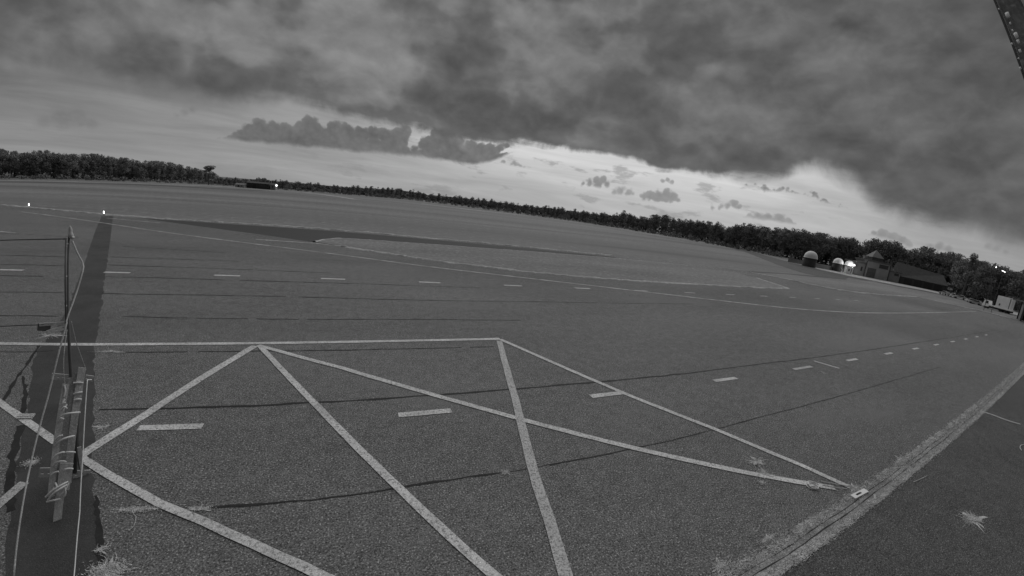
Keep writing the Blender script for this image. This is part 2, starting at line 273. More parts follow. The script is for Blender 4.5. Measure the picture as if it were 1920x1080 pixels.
# ------------------------------------------------------------------ builders
rnd = random.Random(11)
class MB:
    def __init__(s): s.v = []; s.f = []
    def quadstrip(s, a, b):
        o = len(s.v); s.v += a + b; n = len(a)
        for i in range(n - 1): s.f.append((o + i, o + i + 1, o + n + i + 1, o + n + i))
    def poly(s, pts, z):
        o = len(s.v); s.v += [(p[0], p[1], z) for p in pts]; s.f.append(tuple(range(o, o + len(pts))))
    def prism(s, pts, z0, z1):
        o = len(s.v); n = len(pts)
        s.v += [(p[0], p[1], z0) for p in pts] + [(p[0], p[1], z1) for p in pts]
        s.f.append(tuple(range(o + n, o + 2 * n))); s.f.append(tuple(reversed(range(o, o + n))))
        for i in range(n): j = (i + 1) % n; s.f.append((o + i, o + j, o + n + j, o + n + i))
    def hexa(s, p):            # eight corners: bottom 4, top 4
        o = len(s.v); s.v += [tuple(q) for q in p]
        for f in ((3, 2, 1, 0), (4, 5, 6, 7), (0, 1, 5, 4), (1, 2, 6, 5), (2, 3, 7, 6), (3, 0, 4, 7)): s.f.append(tuple(o + i for i in f))
    def box(s, x0, x1, y0, y1, z0, z1):
        s.hexa([(x0, y0, z0), (x1, y0, z0), (x1, y1, z0), (x0, y1, z0), (x0, y0, z1), (x1, y0, z1), (x1, y1, z1), (x0, y1, z1)])
    def bar(s, a, b, w, t, side=None):
        a = Vector(a); b = Vector(b); d = (b - a).normalized()
        side = Vector(side) if side is not None else (Vector((0, 0, 1)) if abs(d.z) < 0.9 else Vector((1, 0, 0)))
        e1 = (side - d * side.dot(d)).normalized(); e2 = d.cross(e1)
        q = []
        for p in (a, b):
            for i, j in ((-1, -1), (1, -1), (1, 1), (-1, 1)): q.append(p + e1 * (i * w / 2) + e2 * (j * t / 2))
        s.hexa(q)
    def tube(s, pts, r, n=8, cap=True):
        pts = [Vector(p) for p in pts]; rr = r if isinstance(r, (list, tuple)) else [r] * len(pts)
        o = len(s.v); prev = None
        for k, p in enumerate(pts):
            d = (pts[min(k + 1, len(pts) - 1)] - pts[max(k - 1, 0)]).normalized()
            ref = prev if prev is not None else (Vector((0, 0, 1)) if abs(d.z) < 0.9 else Vector((1, 0, 0)))
            e1 = (ref - d * ref.dot(d)).normalized(); prev = e1; e2 = d.cross(e1)
            for i in range(n):
                t = 2 * math.pi * i / n; s.v.append(tuple(p + (e1 * math.cos(t) + e2 * math.sin(t)) * rr[k]))
        for k in range(len(pts) - 1):
            for i in range(n): j = (i + 1) % n; s.f.append((o + k * n + i, o + k * n + j, o + (k + 1) * n + j, o + (k + 1) * n + i))
        if cap:
            s.f.append(tuple(reversed(range(o, o + n)))); s.f.append(tuple(range(o + (len(pts) - 1) * n, o + len(pts) * n)))
    def lathe(s, prof, cx=0, cy=0, n=24):
        o = len(s.v)
        for r, z in prof:
            for i in range(n): t = 2 * math.pi * i / n; s.v.append((cx + r * math.cos(t), cy + r * math.sin(t), z))
        for k in range(len(prof) - 1):
            for i in range(n): j = (i + 1) % n; s.f.append((o + k * n + i, o + k * n + j, o + (k + 1) * n + j, o + (k + 1) * n + i))
        s.f.append(tuple(o + (len(prof) - 1) * n + i for i in range(n)))
    def mesh(s, name, m):
        me = bpy.data.meshes.new(name); me.from_pydata(s.v, [], s.f); me.materials.append(MATS[m]); me.update(); return me
    def build(s, name, m, parent=None, smooth=False, xf=None):
        me = s.mesh(name, m)
        if smooth: me.polygons.foreach_set('use_smooth', [True] * len(me.polygons))
        o = bpy.data.objects.new(name, me); C.objects.link(o)
        if parent is not None: o.parent = parent
        if xf is not None: o.matrix_local = xf
        return o
def tag(o, label=None, cat=None, group=None, kind=None):
    for k, v in (('label', label), ('category', cat), ('group', group), ('kind', kind)):
        if v: o[k] = v
    return o
def thing(name, label, cat, loc=(0, 0, 0), rz=0.0, group=None):
    o = bpy.data.objects.new(name, None); C.objects.link(o); o.location = loc; o.rotation_euler = (0, 0, rz); o.empty_display_size = 0.3
    return tag(o, label, cat, group)
def dense(pts, step):
    out = []
    for (a, b) in zip(pts[:-1], pts[1:]):
        n = max(1, int(math.dist(a, b) / step))
        for i in range(n): t = i / n; out.append(tuple(a[k] + (b[k] - a[k]) * t for k in range(len(a))))
    out.append(tuple(pts[-1])); return out
def smooth_line(pts, step=1.0, it=3):
    for _ in range(it):
        q = [pts[0]]
        for a, b in zip(pts[:-1], pts[1:]):
            q += [tuple(a[k] * .75 + b[k] * .25 for k in range(len(a))), tuple(a[k] * .25 + b[k] * .75 for k in range(len(a)))]
        pts = q + [pts[-1]]
    return dense(pts, step)
def ribbon(mb, pts, w, z, jit=0.0, wvar=0.0):
    Ls, Rs = [], []; rw = 1.0
    for i, p in enumerate(pts):
        a = Vector(pts[max(i - 1, 0)]); b = Vector(pts[min(i + 1, len(pts) - 1)]); d = (b - a).normalized(); n = Vector((-d.y, d.x))
        rw = 1 + wvar * rnd.uniform(-1, 1); j = jit * rnd.uniform(-1, 1)
        Ls.append((p[0] + n.x * (w * rw / 2 + j), p[1] + n.y * (w * rw / 2 + j), z)); Rs.append((p[0] - n.x * (w * rw / 2 - j), p[1] - n.y * (w * rw / 2 - j), z))
    mb.quadstrip(Rs, Ls)
def ribbon_obj(name, pts, w, z, m, parent=None, jit=0.0, wvar=0.0, step=0.5):
    mb = MB(); ribbon(mb, dense(pts, step), w, z, jit, wvar); return mb.build(name, m, parent)

# ------------------------------------------------------------------ ground, apron, taxiways
mb = MB(); n = 64
mb.poly([(3000 * math.cos(2 * math.pi * i / n), 3000 * math.sin(2 * math.pi * i / n)) for i in range(n)], -0.045)
field = tag(mb.build('grass_field', 'field'), kind='structure')
far_edge = [(-53.627,73.901),(-41.455,68.023),(-32.182,63.293),(-23.557,60.786),(-15.385,60.025),(-3.185,59.128),(11.08,57.126),(27.346,55.758),(41.799,54.366),(58.227,52.835),(73.946,50.493)]
isl2_low = [(71.742,48.815),(76.938,43.294),(78.76,38.73),(80.733,36.514),(86.288,34.792),(101.042,33.929),(128.412,35.245),(134.252,28.819),(142.069,19.947),(144.013,12.756)]
mb = MB()
mb.prism([(-150, -60), (150, -60)] + list(reversed(isl2_low)) + list(reversed(far_edge)) + [(-150, 122)], -0.5, 0.0)
apron = tag(mb.build('apron', 'asphalt'), kind='structure')
# grass islands standing a little proud of the asphalt
isl1 = [(-2.952,45.616),(-2.01,48.4),(-0.313,50.323),(7.162,50.264),(16.888,50.335),(25.011,50.839),(40.513,51.198),(55.55,50.331),(64.088,47.613),(63.711,41.64),(60.332,33.777),(53.086,32.666),(37.319,32.413),(28.812,32.161),(22.458,32.893),(15.963,34.175),(10.26,36.371),(4.714,39.697),(0.279,42.936)]
def grass_sheet(name, pts, m, z):
    b = MB(); b.prism([(p[0] + rnd.uniform(-.12, .12), p[1] + rnd.uniform(-.12, .12)) for p in dense(pts + [pts[0]], 1.5)[:-1]], -0.04, z)
    return tag(b.build(name, m), kind='structure')
grass_sheet('grass_island', isl1, 'island_grass', 0.035)
front = [(185.433,106.592),(183.012,89.636),(187.239,77.836),(196.607,72.012),(203.68,64.643)] + [(219, 58.5), (221, 46), (212, 32), (202, 18), (196, 4)]
isl2 = isl2_low + [(160, 4), (190, 4), (196, 19), (205, 33), (213, 46), (211, 57)] + list(reversed([(130.657,55.934),(165.971,68.409),(171.606,62.653),(177.87,56.249)]))[:-2] + [(124.327,53.147),(109.464,52.977),(89.885,52.208)]
b = MB(); b.prism(isl2, -0.04, 0.02); tag(b.build('grass_island', 'island_grass'), kind='structure')
# far taxiway strips
b = MB(); b.prism([(305.714,257.391),(228.551,161.39),(184.456,111.645),(172.941,94.232),(176.418,86.35),(183.547,75.821),(134.07,57.437),(114.574,55.524),(114.13,61.65),(127.049,76.409),(187.478,132.105),(263.354,221.509)], -0.3, -0.02)
tag(b.build('taxiway', 'taxi_asphalt'), kind='structure')
b = MB(); ribbon(b, smooth_line([(73.305,50.041),(91.694,53.291),(114.574,55.524),(132.341,56.675)]), 1.6, -0.015); tag(b.build('service_path', 'taxi_asphalt'), kind='structure')
fu = [(206.276,118.749),(193.885,95.055),(197.957,82.381),(207.974,76.267),(215.407,68.456),(231.864,60.181),(233.674,46.879),(211.907,30.581),(199.366,18.321)]
fm = [(178.232,102.392),(164.562,80.441),(166.245,68.931),(174.377,63.691),(180.732,57.18),(196.948,50.876),(199.668,39.82),(184.656,26.433),(173.678,15.74)]
fl = [(162.463,93.195),(151.814,74.088),(151.675,62.751),(161.351,58.814),(167.276,52.803),(184.599,47.585),(187.544,37.302),(174.677,24.914),(165.17,14.885)]
b = MB(); b.quadstrip([(p[0], p[1], 0.034) for p in dense(fu, 400)], [(p[0], p[1], 0.034) for p in dense(fm, 400)]); tag(b.build('gravel_forecourt', 'verge_grass'), kind='structure')
b = MB(); b.quadstrip([(p[0], p[1], 0.028) for p in fm], [(p[0], p[1], 0.028) for p in fl]); tag(b.build('service_road', 'taxi_asphalt'), kind='structure')
b = MB(); ribbon(b, smooth_line([(-131.333,175.991),(-104.848,190.54),(-80.701,209.01),(-56.773,221.451),(-40.547,240.032)], 3), 9, -0.03); tag(b.build('perimeter_track', 'taxi_asphalt'), kind='structure')
for px, w in (([(-144.991,194.345),(-114.659,208.403),(-89.238,231.134),(-72.516,260.77),(-49.171,300.684),(-22.896,287.691),(5.677,224.86)], 5.0), ([(48.046,276.191),(72.382,270.12),(76.535,258.475),(142.15,297.619),(186.14,247.929),(210.707,190.613),(264.837,187.26)], 7.0)):
    b = MB(); ribbon(b, smooth_line(px, 4), w, -0.02, 0.6, 0.25); tag(b.build('verge_strip', 'verge_grass'), kind='structure')
b = MB(); ribbon(b, smooth_line([(155.556,206.918),(175.267,158.286),(201.877,149.652),(191.678,125.289)], 4), 5, -0.025, 0.4, 0.2); tag(b.build('perimeter_track', 'taxi_asphalt'), kind='structure')
# darker asphalt poured over the near taxi lane (left of the first island) and the narrow lane behind it
dark_lane = [(-26.19,61.03),(-15.124,59.004),(-3.126,58.083),(10.884,56.065),(26.81,54.627),(40.907,53.169),(41.081,51.94),(25.32,51.489),(17.081,50.935),(7.237,50.821),(-0.318,50.853),(-2.133,48.584),(-3.055,45.568),(-4.637,46.621),(-8.255,49.25),(-12.744,51.922),(-18.607,55.857)]
b = MB(); b.poly(dark_lane, 0.006); b.build('lane_overlay', 'lane_dark', apron)
# taller dry grass along the pavement edges (low ridges)
def verge(pts, w, h, m='verge_grass', step=0.8):
    b = MB(); pp = dense(pts, step); prof = [(-.5, -0.04), (-.3, .6), (0, 1), (.3, .6), (.5, -0.04)]
    rows = [[] for _ in prof]
    for i, p in enumerate(pp):
        a = Vector(pp[max(i - 1, 0)]); c = Vector(pp[min(i + 1, len(pp) - 1)]); d = (c - a).normalized(); nn = Vector((-d.y, d.x)); ww = w * rnd.uniform(.6, 1.3); hh = h * rnd.uniform(.5, 1.3)
        for k, (u, z) in enumerate(prof): rows[k].append((p[0] + nn.x * u * ww, p[1] + nn.y * u * ww, z * hh if k in (1, 2, 3) else -0.04))
    for k in range(len(prof) - 1): b.quadstrip(rows[k], rows[k + 1])
    return tag(b.build('verge_grass', m), kind='stuff')
verge([(p[0], p[1] + 0.4) for p in far_edge[:9]], 0.9, 0.16)
verge(isl1[9:19], 0.8, 0.12); verge(isl1[:3], .5, .1); verge([(p[0] + .3, p[1] + .3) for p in isl2_low], 0.9, 0.14)
verge(isl1[2:8], .4, .07)
verge([(-8.601,45.266),(-5.49,44.897),(-2.363,44.598),(-0.242,43.495)], 0.5, 0.05)

# seams, cracks and the long repair patch in the apron, plus one painted shadow strip
SE = [1.1853, 1.8549, 2.5165, 3.1745, 3.8035, 4.4225]
def seam(pts, w, wob=0.03, step=0.35, gap=0.0):
    pp = dense(pts, step); y = 0; q = []
    for p in pp:
        y = y * 0.86 + rnd.uniform(-wob, wob) * 0.5; q.append((p[0], p[1] + y))
    b = MB(); seg = []
    for i, p in enumerate(q):
        seg.append(p)
        if gap and rnd.random() < gap and len(seg) > 4:
            ribbon(b, seg, w, 0.009, w * .22, .55); seg = []
    if len(seg) > 2: ribbon(b, seg, w, 0.009, w * .22, .55)
    return b.build('tar_seam_or_shade', 'tar', apron)
seam([(-6.298,11.06),(-3.122,11.088),(-0.608,11.135),(2.152,11.147),(5.49,11.109),(8.798,11.137),(13.404,11.113),(18.01,11.127),(23.162,11.126),(30.224,11.047),(41.542,11.102),(58.487,11.006),(84.133,10.95)], 0.075)
seam([(-3.457,7.199),(-2.849,7.104),(-2.15,7.088),(-1.782,7.102),(-0.282,7.104),(1.004,7.138),(2.281,7.122),(3.42,7.093)], 0.05, 0.05)
seam([(3.42,7.093),(4.683,7.075),(6.113,7.069)], 0.016, 0.04, gap=.12)
seam([(4.683,7.075),(6.113,7.069),(7.581,7.079),(8.381,7.065),(10.762,7.091),(13.544,7.172),(16.165,7.171),(20.047,7.175),(23.857,7.163),(28.803,7.112),(36.306,7.015)], 0.035, gap=0.02)
seam([(-7.33,15.073),(-5.302,15.099),(-2.992,15.132),(-1.527,15.107),(1.161,15.107),(4.347,15.097),(6.113,15.084)], 0.05, gap=0.05)
seam([(-9.155,19.1),(-7.643,19.052),(-5.44,18.98),(-1.881,18.916),(1.416,18.963),(5.327,18.938),(9.793,18.775)], 0.06, gap=0.09)
seam([(-11.85,22.801),(-9.069,22.864),(-6.495,22.913),(-2.261,22.874),(1.657,22.727),(6.284,22.709),(11.715,22.824),(18.35,22.888),(27.19,23.151)], 0.09, gap=0.04, step=.6)
seam([(-13.517,26.552),(-10.485,26.619),(-5.965,26.47),(-2.615,26.486),(1.896,26.517),(9.176,26.423)], 0.09, gap=0.05, step=.8)
seam([(-15.04,29.948),(-11.728,29.897),(-6.703,29.836),(-0.824,29.645)], 0.09, gap=0.06, step=.9)
seam([(-16.272,32.788),(-12.814,32.751),(-7.352,32.785)], 0.08, gap=0.08, step=1)
for l, w in (([(-23.855,32.383),(-21.56,32.441),(-19.151,32.338)], .1), ([(-21.682,29.33),(-19.588,29.374),(-17.397,29.277)], .1), ([(-19.491,26.245),(-17.602,26.275),(-15.706,26.319)], .09), ([(-16.967,22.675),(-15.38,22.793),(-13.815,22.807)], .08), ([(-14.343,18.937),(-12.987,19.016),(-11.832,19.004)], .06), ([(-11.598,14.978),(-10.488,15.023),(-9.815,15.144)], .05), ([(-31.473,43.044),(-27.154,42.657),(-22.755,41.739)], .1), ([(-17.61,37.653),(-13.196,36.967),(-9.341,36.294)], .09)):
    seam(l, w, gap=.03, step=.5)
seam([(-8.995,11.131),(-9.325,12.053),(-9.766,13.302),(-10.222,14.652),(-10.665,15.778)], 0.085, 0.10, 0.2)
seam([(-9.58,13.114),(-8.733,11.906),(-8.213,10.868)], 0.10, 0.08, 0.2)
seam([(-7.894,10.214),(-7.302,9.079),(-6.742,8.038),(-6.243,7.161)], 0.16, 0.10, 0.2)
b = MB()
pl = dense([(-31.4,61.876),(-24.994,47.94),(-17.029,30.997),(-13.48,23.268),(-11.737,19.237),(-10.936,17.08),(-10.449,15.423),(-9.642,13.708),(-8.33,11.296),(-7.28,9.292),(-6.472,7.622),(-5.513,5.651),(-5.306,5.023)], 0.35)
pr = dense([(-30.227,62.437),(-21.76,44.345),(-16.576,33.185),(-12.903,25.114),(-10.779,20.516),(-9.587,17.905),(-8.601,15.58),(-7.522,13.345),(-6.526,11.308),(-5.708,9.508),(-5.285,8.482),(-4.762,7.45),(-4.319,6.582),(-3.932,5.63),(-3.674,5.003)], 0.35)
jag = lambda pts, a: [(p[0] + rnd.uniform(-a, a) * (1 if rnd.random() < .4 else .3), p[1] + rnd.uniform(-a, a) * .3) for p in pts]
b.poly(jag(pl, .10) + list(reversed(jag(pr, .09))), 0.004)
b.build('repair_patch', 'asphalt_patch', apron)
seam([(-4.821,7.608),(-4.51,6.998),(-4.247,6.45),(-3.915,5.629)], 0.09, 0.03, 0.12)  # dark ribbon painting in the shadow strip along the patch's right edge

# painted markings
def paint(name, pts, w, m='paint', z=0.014, parent=None):
    return ribbon_obj(name, pts, w, z, m, parent or apron, jit=0.006, wvar=0.04, step=0.4)
paint('painted_line', [(-13.345,15.732),(-12.124,15.742),(-10.161,15.744),(-7.372,15.813),(-5.361,15.88),(-3.131,15.914),(-0.019,15.973),(3.412,16.006),(6.755,15.995)], 0.24)
paint('painted_line', [(-3.016,15.69),(-0.015,13.472),(2.513,11.309),(4.657,9.429),(7.372,7.06),(9.735,5.066),(11.702,3.501)], 0.21, z=0.018)
paint('painted_line', [(6.749,15.911),(8.65,11.545),(9.406,9.861),(10.792,7.117),(11.81,4.658),(12.24,3.281)], 0.21, z=0.018)
paint('painted_line', [(-2.979,15.689),(-0.748,11.056),(0.645,8.065),(1.106,7.065),(1.603,5.974),(2.278,4.503),(2.402,4.227)], 0.20, z=0.020)
paint('painted_line', [(6.621,15.71),(5.94,13.249),(5.225,10.575),(4.514,8.112),(4.269,7.252),(4.052,6.472),(3.822,5.419),(3.459,4.106),(3.391,3.873)], 0.25, 'paint_worn', z=0.020)
paint('painted_line', [(-3.119,15.637),(-4.182,12.985),(-5.018,10.711),(-5.68,9.162),(-5.76,8.958)], 0.27, z=0.016)
paint('painted_line', [(-6.472,8.041),(-6.589,7.382),(-6.688,6.859)], 0.24, 'paint_worn', z=0.016)
paint('painted_line', [(-5.751,8.937),(-4.897,8.305),(-3.49,7.306),(-2.539,6.719),(-1.592,6.058),(-0.753,5.444),(-0.424,5.174),(0.007,4.833)], 0.19, z=0.022)
paint('painted_line', [(-6.579,9.517),(-7.616,10.294),(-9.189,11.423),(-10.073,12.026)], 0.20, z=0.016)
H0 = 6.0; P_, L_ = 1.069 * H0, 0.2532 * H0
for i in range(13):
    if i == 4:
        paint('painted_dash', [(-0.8215 * H0 + i * P_, 1.6859 * H0), (-0.8215 * H0 + i * P_ + L_ * 1.25, 1.6859 * H0)], .22, 'paint_worn')
    else: paint('painted_dash', [(-0.8215 * H0 + i * P_, 1.6859 * H0), (-0.8215 * H0 + i * P_ + L_, 1.6859 * H0)], .25 if i < 3 else .23)
paint('painted_line', [(23.958,10.687),(24.558,9.425)], 0.17)
ca, sa = math.cos(-0.0039), math.sin(-0.0039)
for i in range(-1, 14):
    x0 = -2.381 * H0 + i * P_; y0 = 4.6154 * H0
    q = [(x0 * ca - y0 * sa, x0 * sa + y0 * ca), ((x0 + L_) * ca - y0 * sa, (x0 + L_) * sa + y0 * ca)]
    paint('painted_dash', q, 0.30 if i < 6 else .24, 'paint' if i < 6 else 'paint_worn')
taxi = [(-43.697,64.33),(-34.794,58.879),(-27.855,54.336),(-19.326,48.387),(-11.37,43.713),(-0.186,37.957),(6.79,34.035),(13.738,31.465),(21.374,28.559),(29.81,25.549),(34.38,24.125),(38.748,22.767),(43.404,21.801),(48.252,21.149),(55.713,20.527),(77.237,20.531),(130.957,21.849)]
b = MB(); ribbon(b, smooth_line(taxi, .6, 2), 0.26, 0.012); b.build('taxi_line', 'paint_thin', apron)
b = MB(); ribbon(b, [(-32.486,44.458),(-30.317,43.618)], 0.3, 0.012); b.build('painted_dash', 'paint_thin', apron)
b = MB(); ribbon(b, dense([(-29.556,59.388),(-21.83,56.294)], 1), 0.25, 0.012); b.build('painted_dash', 'paint_thin', apron)

# far side of the joint: darker hardstand, soil-filled joint with a drain channel
JX = [4.6, 9, 14, 20, 27, 36, 50, 80, 125]
jl = [(6.004,3.077),(8.565,3.13),(11.877,3.19),(16.833,3.265),(27.793,3.126),(53.76,3.608)]
b = MB(); b.poly([(-20, 2.30), (6, 2.40), (12, 2.55), (27, 2.62), (50, 2.9), (149, 5.0), (149, -59), (-20, -59)], 0.004)
b.build('hardstand', 'asphalt_dark', apron)
def jy(x, t):   # t 0 near side, 1 far side of the joint
    lo = 2.40 + 0.02 * (x - 6) if x < 14 else 2.56 + (x - 14) * 0.0095
    return lo + t * (0.62 if x < 40 else 0.7)
xs = [3 + i * 0.4 for i in range(320)]
b = MB(); b.quadstrip([(x, jy(x, 0) + rnd.uniform(-.03, .03), 0.008) for x in xs], [(x, jy(x, 1) + rnd.uniform(-.12, .05), 0.008) for x in xs]); b.build('soil_joint', 'joint_soil', apron)
for t0, w in ((0.40, .028), (0.62, .022)):
    seg = [(x, jy(x, t0) + .012 * math.sin(x * 2.1)) for x in [3 + i * .25 for i in range(260)]]
    b = MB(); ribbon(b, seg, w * 0.8, 0.012, .006, .7); b.build('drain_slot', 'tar', apron)
# matted dry grass on both lips of the joint
def lip(t, w, cover, m):
    x = 3.2
    while x < 120:
        L_s = rnd.uniform(.5, 2.4) * (1 if x < 30 else 3); seg = [(x + i * .07 * (1 if x < 30 else 3), jy(x + i * .07, t)) for i in range(int(L_s / (.07 * (1 if x < 30 else 3))))]
        if len(seg) > 4 and rnd.random() < cover:
            b = MB(); a_, c_ = [], []; n_ = len(seg)
            for i, p_ in enumerate(seg):
                env = math.sin(math.pi * min(1, max(0, (i + .5) / n_))) ** .4; a_.append((p_[0], p_[1] - w * env * rnd.uniform(.3, .7), .011)); c_.append((p_[0], p_[1] + w * env * rnd.uniform(.3, .8), .011))
            b.quadstrip(a_, c_); b.build('grass_mat', m, apron)
        x += L_s * rnd.uniform(.85, 1.25)
lip(.05, .11, .95, 'grass_mat'); lip(.9, .20, .45, 'grass_mat'); lip(.3, .1, .3, 'grass_mat')
# dry grass growing in the joint
def blades(name, spots, m, h0, h1, w=0.006, lean=0.8):
    b = MB()
    for (x, y, k) in spots:
        a = rnd.uniform(0, 6.283); h = rnd.uniform(h0, h1) * k; ln = rnd.uniform(.2, lean) * h * 1.6; ww = w * rnd.uniform(.7, 1.4)
        c, s = math.cos(a), math.sin(a); px, py = -s * ww, c * ww
        o = len(b.v); b.v += [(x - px, y - py, 0), (x + px, y + py, 0), (x + c * ln * .45 + px * .8, y + s * ln * .45 + py * .8, h * .7), (x + c * ln * .45 - px * .8, y + s * ln * .45 - py * .8, h * .7), (x + c * ln, y + s * ln, h * .85)]
        b.f += [(o, o + 1, o + 2, o + 3), (o + 3, o + 2, o + 4)]
    return b
spots = []
NB = 60000
dens = [rnd.random() for _ in range(400)]
for k in range(NB):
    x = 3 + 62 * rnd.random() ** 2.2
    cl = dens[int(x * 3.1) % 400] * .6 + dens[int(x * 9.7 + 50) % 400] * .4
    if rnd.random() < .55: t = rnd.gauss(0.08, .07); keep = .9
    else: t = rnd.gauss(0.86, .12); keep = cl * 1.3
    if x > 14 and rnd.random() < .35: t = rnd.uniform(0, 1); keep = .8
    if rnd.random() < keep: spots.append((x, jy(x, t), 1.0 if x < 20 else 1.3))
tag(blades('joint_grass', spots, 'dry_grass', 0.02, 0.07, .005).build('joint_grass', 'dry_grass'), 'pale dry grass tufts growing along the drain joint', kind='stuff')

# weeds and litter: single clumps, each its own thing
def weed_mesh(rx, ry, nb, h0, h1, runners):
    sp = []
    cl = [(0, 0), (0, 0)] + [(rnd.gauss(0, .24) * rx, rnd.gauss(0, .24) * ry) for _ in range(5)]
    for _ in range(nb):
        c = rnd.choice(cl); sp.append((c[0] + rnd.gauss(0, .25) * rx, c[1] + rnd.gauss(0, .25) * ry, 1))
    b = blades('w', sp, 'weed', h0, h1, .0055, 1.3)
    nv = 44; o = len(b.v); b.v.append((0, 0, .012)); ph = rnd.uniform(0, 6.28)      # ragged mat of dead leaves under the blades, with a few arms
    for i in range(nv):
        t = 6.283 * i / nv; k = .34 + .16 * math.sin(3 * t + ph) + .12 * math.sin(5 * t + 2 * ph) + rnd.uniform(-.13, .13)
        if rnd.random() < .16: k += rnd.uniform(.3, .8)
        b.v.append((rx * k * math.cos(t), ry * k * math.sin(t), .006))
    for i in range(nv): b.f.append((o, o + 1 + i, o + 1 + (i + 1) % nv))
    for _ in range(runners):      # trailing runners
        a = rnd.uniform(0, 6.283); c = rnd.choice(cl); x, y = c; q = [(x, y, .012)]
        for i in range(5): a += rnd.uniform(-.6, .6); x += rx * .2 * math.cos(a); y += rx * .2 * math.sin(a); q.append((x, y, .01 + .015 * rnd.random()))
        b.tube(q, .005, 4)
    return b
WEEDS = [([(10.534,5.323)], .42, 200, .03, .09, 'flat pale weed on the apron above the two converging lines'),
 ([(10.257,4.838)], .28, 140, .03, .10, 'curly weed between the two long lines near the drain joint'),
 ([(9.773,4.604)], .14, 40, .02, .06, 'tiny weed just below the lower long painted line'),
 ([(14.497,0.589)], .46, 330, .04, .12, 'star-shaped dry weed alone on the dark hardstand'),
 ([(12.333,3.211)], .25, 160, .03, .09, 'weed clump on the joint behind the small light plate'),
 ([(16.033,3.18)], .25, 120, .03, .09, 'low weed clump on the far lip of the joint'),
 ([(-3.835,7.166)], .35, 150, .02, .06, 'dry weed in the crack left of the thick diagonal line'),
 ([(-2.726,7.077)], .25, 110, .02, .07, 'dry weed in the crack right of the thick diagonal line'),
 ([(-3.794,5.666)], .33, 420, .05, .13, 'dense pale grass tuft at the bottom edge beside the patch'),
 ([(-5.834,10.166)], .22, 80, .05, .16, 'straggly weed beside the patch left of the nearest dash'),
 ([(3.525,7.087)], .12, 50, .02, .07, 'small weed at the end of the near tar seam'),
 ([(-7.874,15.091)], .45, 110, .02, .05, 'pale weed along the seam below the long straight line'),
 ([(-10.81,16.724)], .45, 220, .04, .12, 'pale grass tuft under the upper cross arm of the mast'),
 ([(6.381,3.142)], .22, 140, .03, .09, 'weed clump at the bottom edge near the joint'),
 ([(8.041,3.197)], .25, 190, .03, .09, 'broad weed mat on the near lip of the joint'),
 ([(-6.701,8.722)], .2, 70, .03, .08, 'thin weed on the patch left of the timber bundle'),
 ([(22.317,9.242)], .22, 60, .02, .05, 'faint stain near the short tick mark, built as a weed'),  # small weed clump standing in for a faint stain
 ([(-4.118,6.173)], .12, 30, .02, .06, 'sparse runner beside the dense tuft at the patch edge')]
for k, (loc, rad, nb, h0, h1, lab) in enumerate(WEEDS):
    flat = 'crack' in lab or 'seam below' in lab or 'mat' in lab
    o = weed_mesh(rad * (1.7 if flat else 1.3), rad * (.34 if flat else 1.05), int(nb * 5), .008, .05 if 'dense' in lab else .028, 3 if not flat else 1).build('weed_tuft', 'weed')
    o.location = (loc[0][0], loc[0][1], 0.005); tag(o, lab, 'weed', 'weeds on the apron')
# wire coil lying on the lower long line
b = MB(); c0 = [(11.113,3.867)][0]
q = []
for i in range(120):
    t = i / 119 * 6.283 * 4.2; rr = .17 + .05 * math.sin(t * 1.7); q.append((c0[0] + rr * math.cos(t) * 1.0, c0[1] + rr * math.sin(t) * .8, .03 + .02 * math.sin(t * .63) + .01 * (i / 119)))
b.tube(q, .011, 5); tag(b.build('wire_coil', 'rope', smooth=True), 'loose loops of light cord lying on the lower long line', 'cord')
for i, (pp, lab) in enumerate((([(11.606,3.858),(11.986,3.53),(12.269,3.294)], 'upper thin cord strand beside the cord loops'), ([(11.452,3.743),(11.786,3.463),(12.036,3.297)], 'lower thin cord strand beside the cord loops'))):
    b = MB(); b.tube([(p[0], p[1], .03) for p in smooth_line(pp, .1)], .010, 5); tag(b.build('cord_strand', 'rope'), lab, 'cord')
# small plate with a dark slot on the joint
pq = [(11.784,3.006),(12.569,2.967)]; PLA = math.atan2(pq[1][1] - pq[0][1], pq[1][0] - pq[0][0]); PLL = math.dist(pq[0], pq[1]) / 2
bx = [(12.146,2.985)][0]; t = thing('junction_plate', 'small light rectangular box with dark slot on the drain joint', 'box', (bx[0], bx[1], 0.0), PLA)
b = MB(); b.box(-PLL, PLL, -.075, .075, 0.008, .055); b.build('body', 'dome_grey', t); b = MB(); b.box(-PLL * .5, PLL * .2, -.022, .03, .055, .059); b.build('slot', 'tar', t)
p = [(12.497,2.687)][0]; t = MB(); t.box(-.13, .13, -.03, .03, .008, .03); o = t.build('wood_scrap', 'timber'); o.location = (p[0], p[1], 0); o.rotation_euler.z = R(25); tag(o, 'short light scrap lying on the joint right of the small box', 'scrap')
b = MB(); b.tube([(q_[0], q_[1], .014) for q_ in [(14.747,2.368),(15.265,2.301),(15.764,2.249)]], .012, 6); tag(b.build('stick', 'timber'), 'short pale stick on the dark hardstand below the joint', 'stick')
b = MB(); b.tube([(q_[0], q_[1], .02) for q_ in smooth_line([(27.342,2.833),(27.55,2.301),(27.553,1.667),(27.88,1.033)], .2)], .045, 6); tag(b.build('hose', 'rope', smooth=True), 'pale cord running from the joint to the right edge', 'hose')
b = MB(); b.tube([(q_[0], q_[1], .02) for q_ in smooth_line([(23.403,0.432),(23.669,0.549),(24.161,0.566),(24.47,0.471)], .05)], .012, 6); tag(b.build('cord_hook', 'rope', smooth=True), 'small curled bit of cord at the right edge', 'cord')

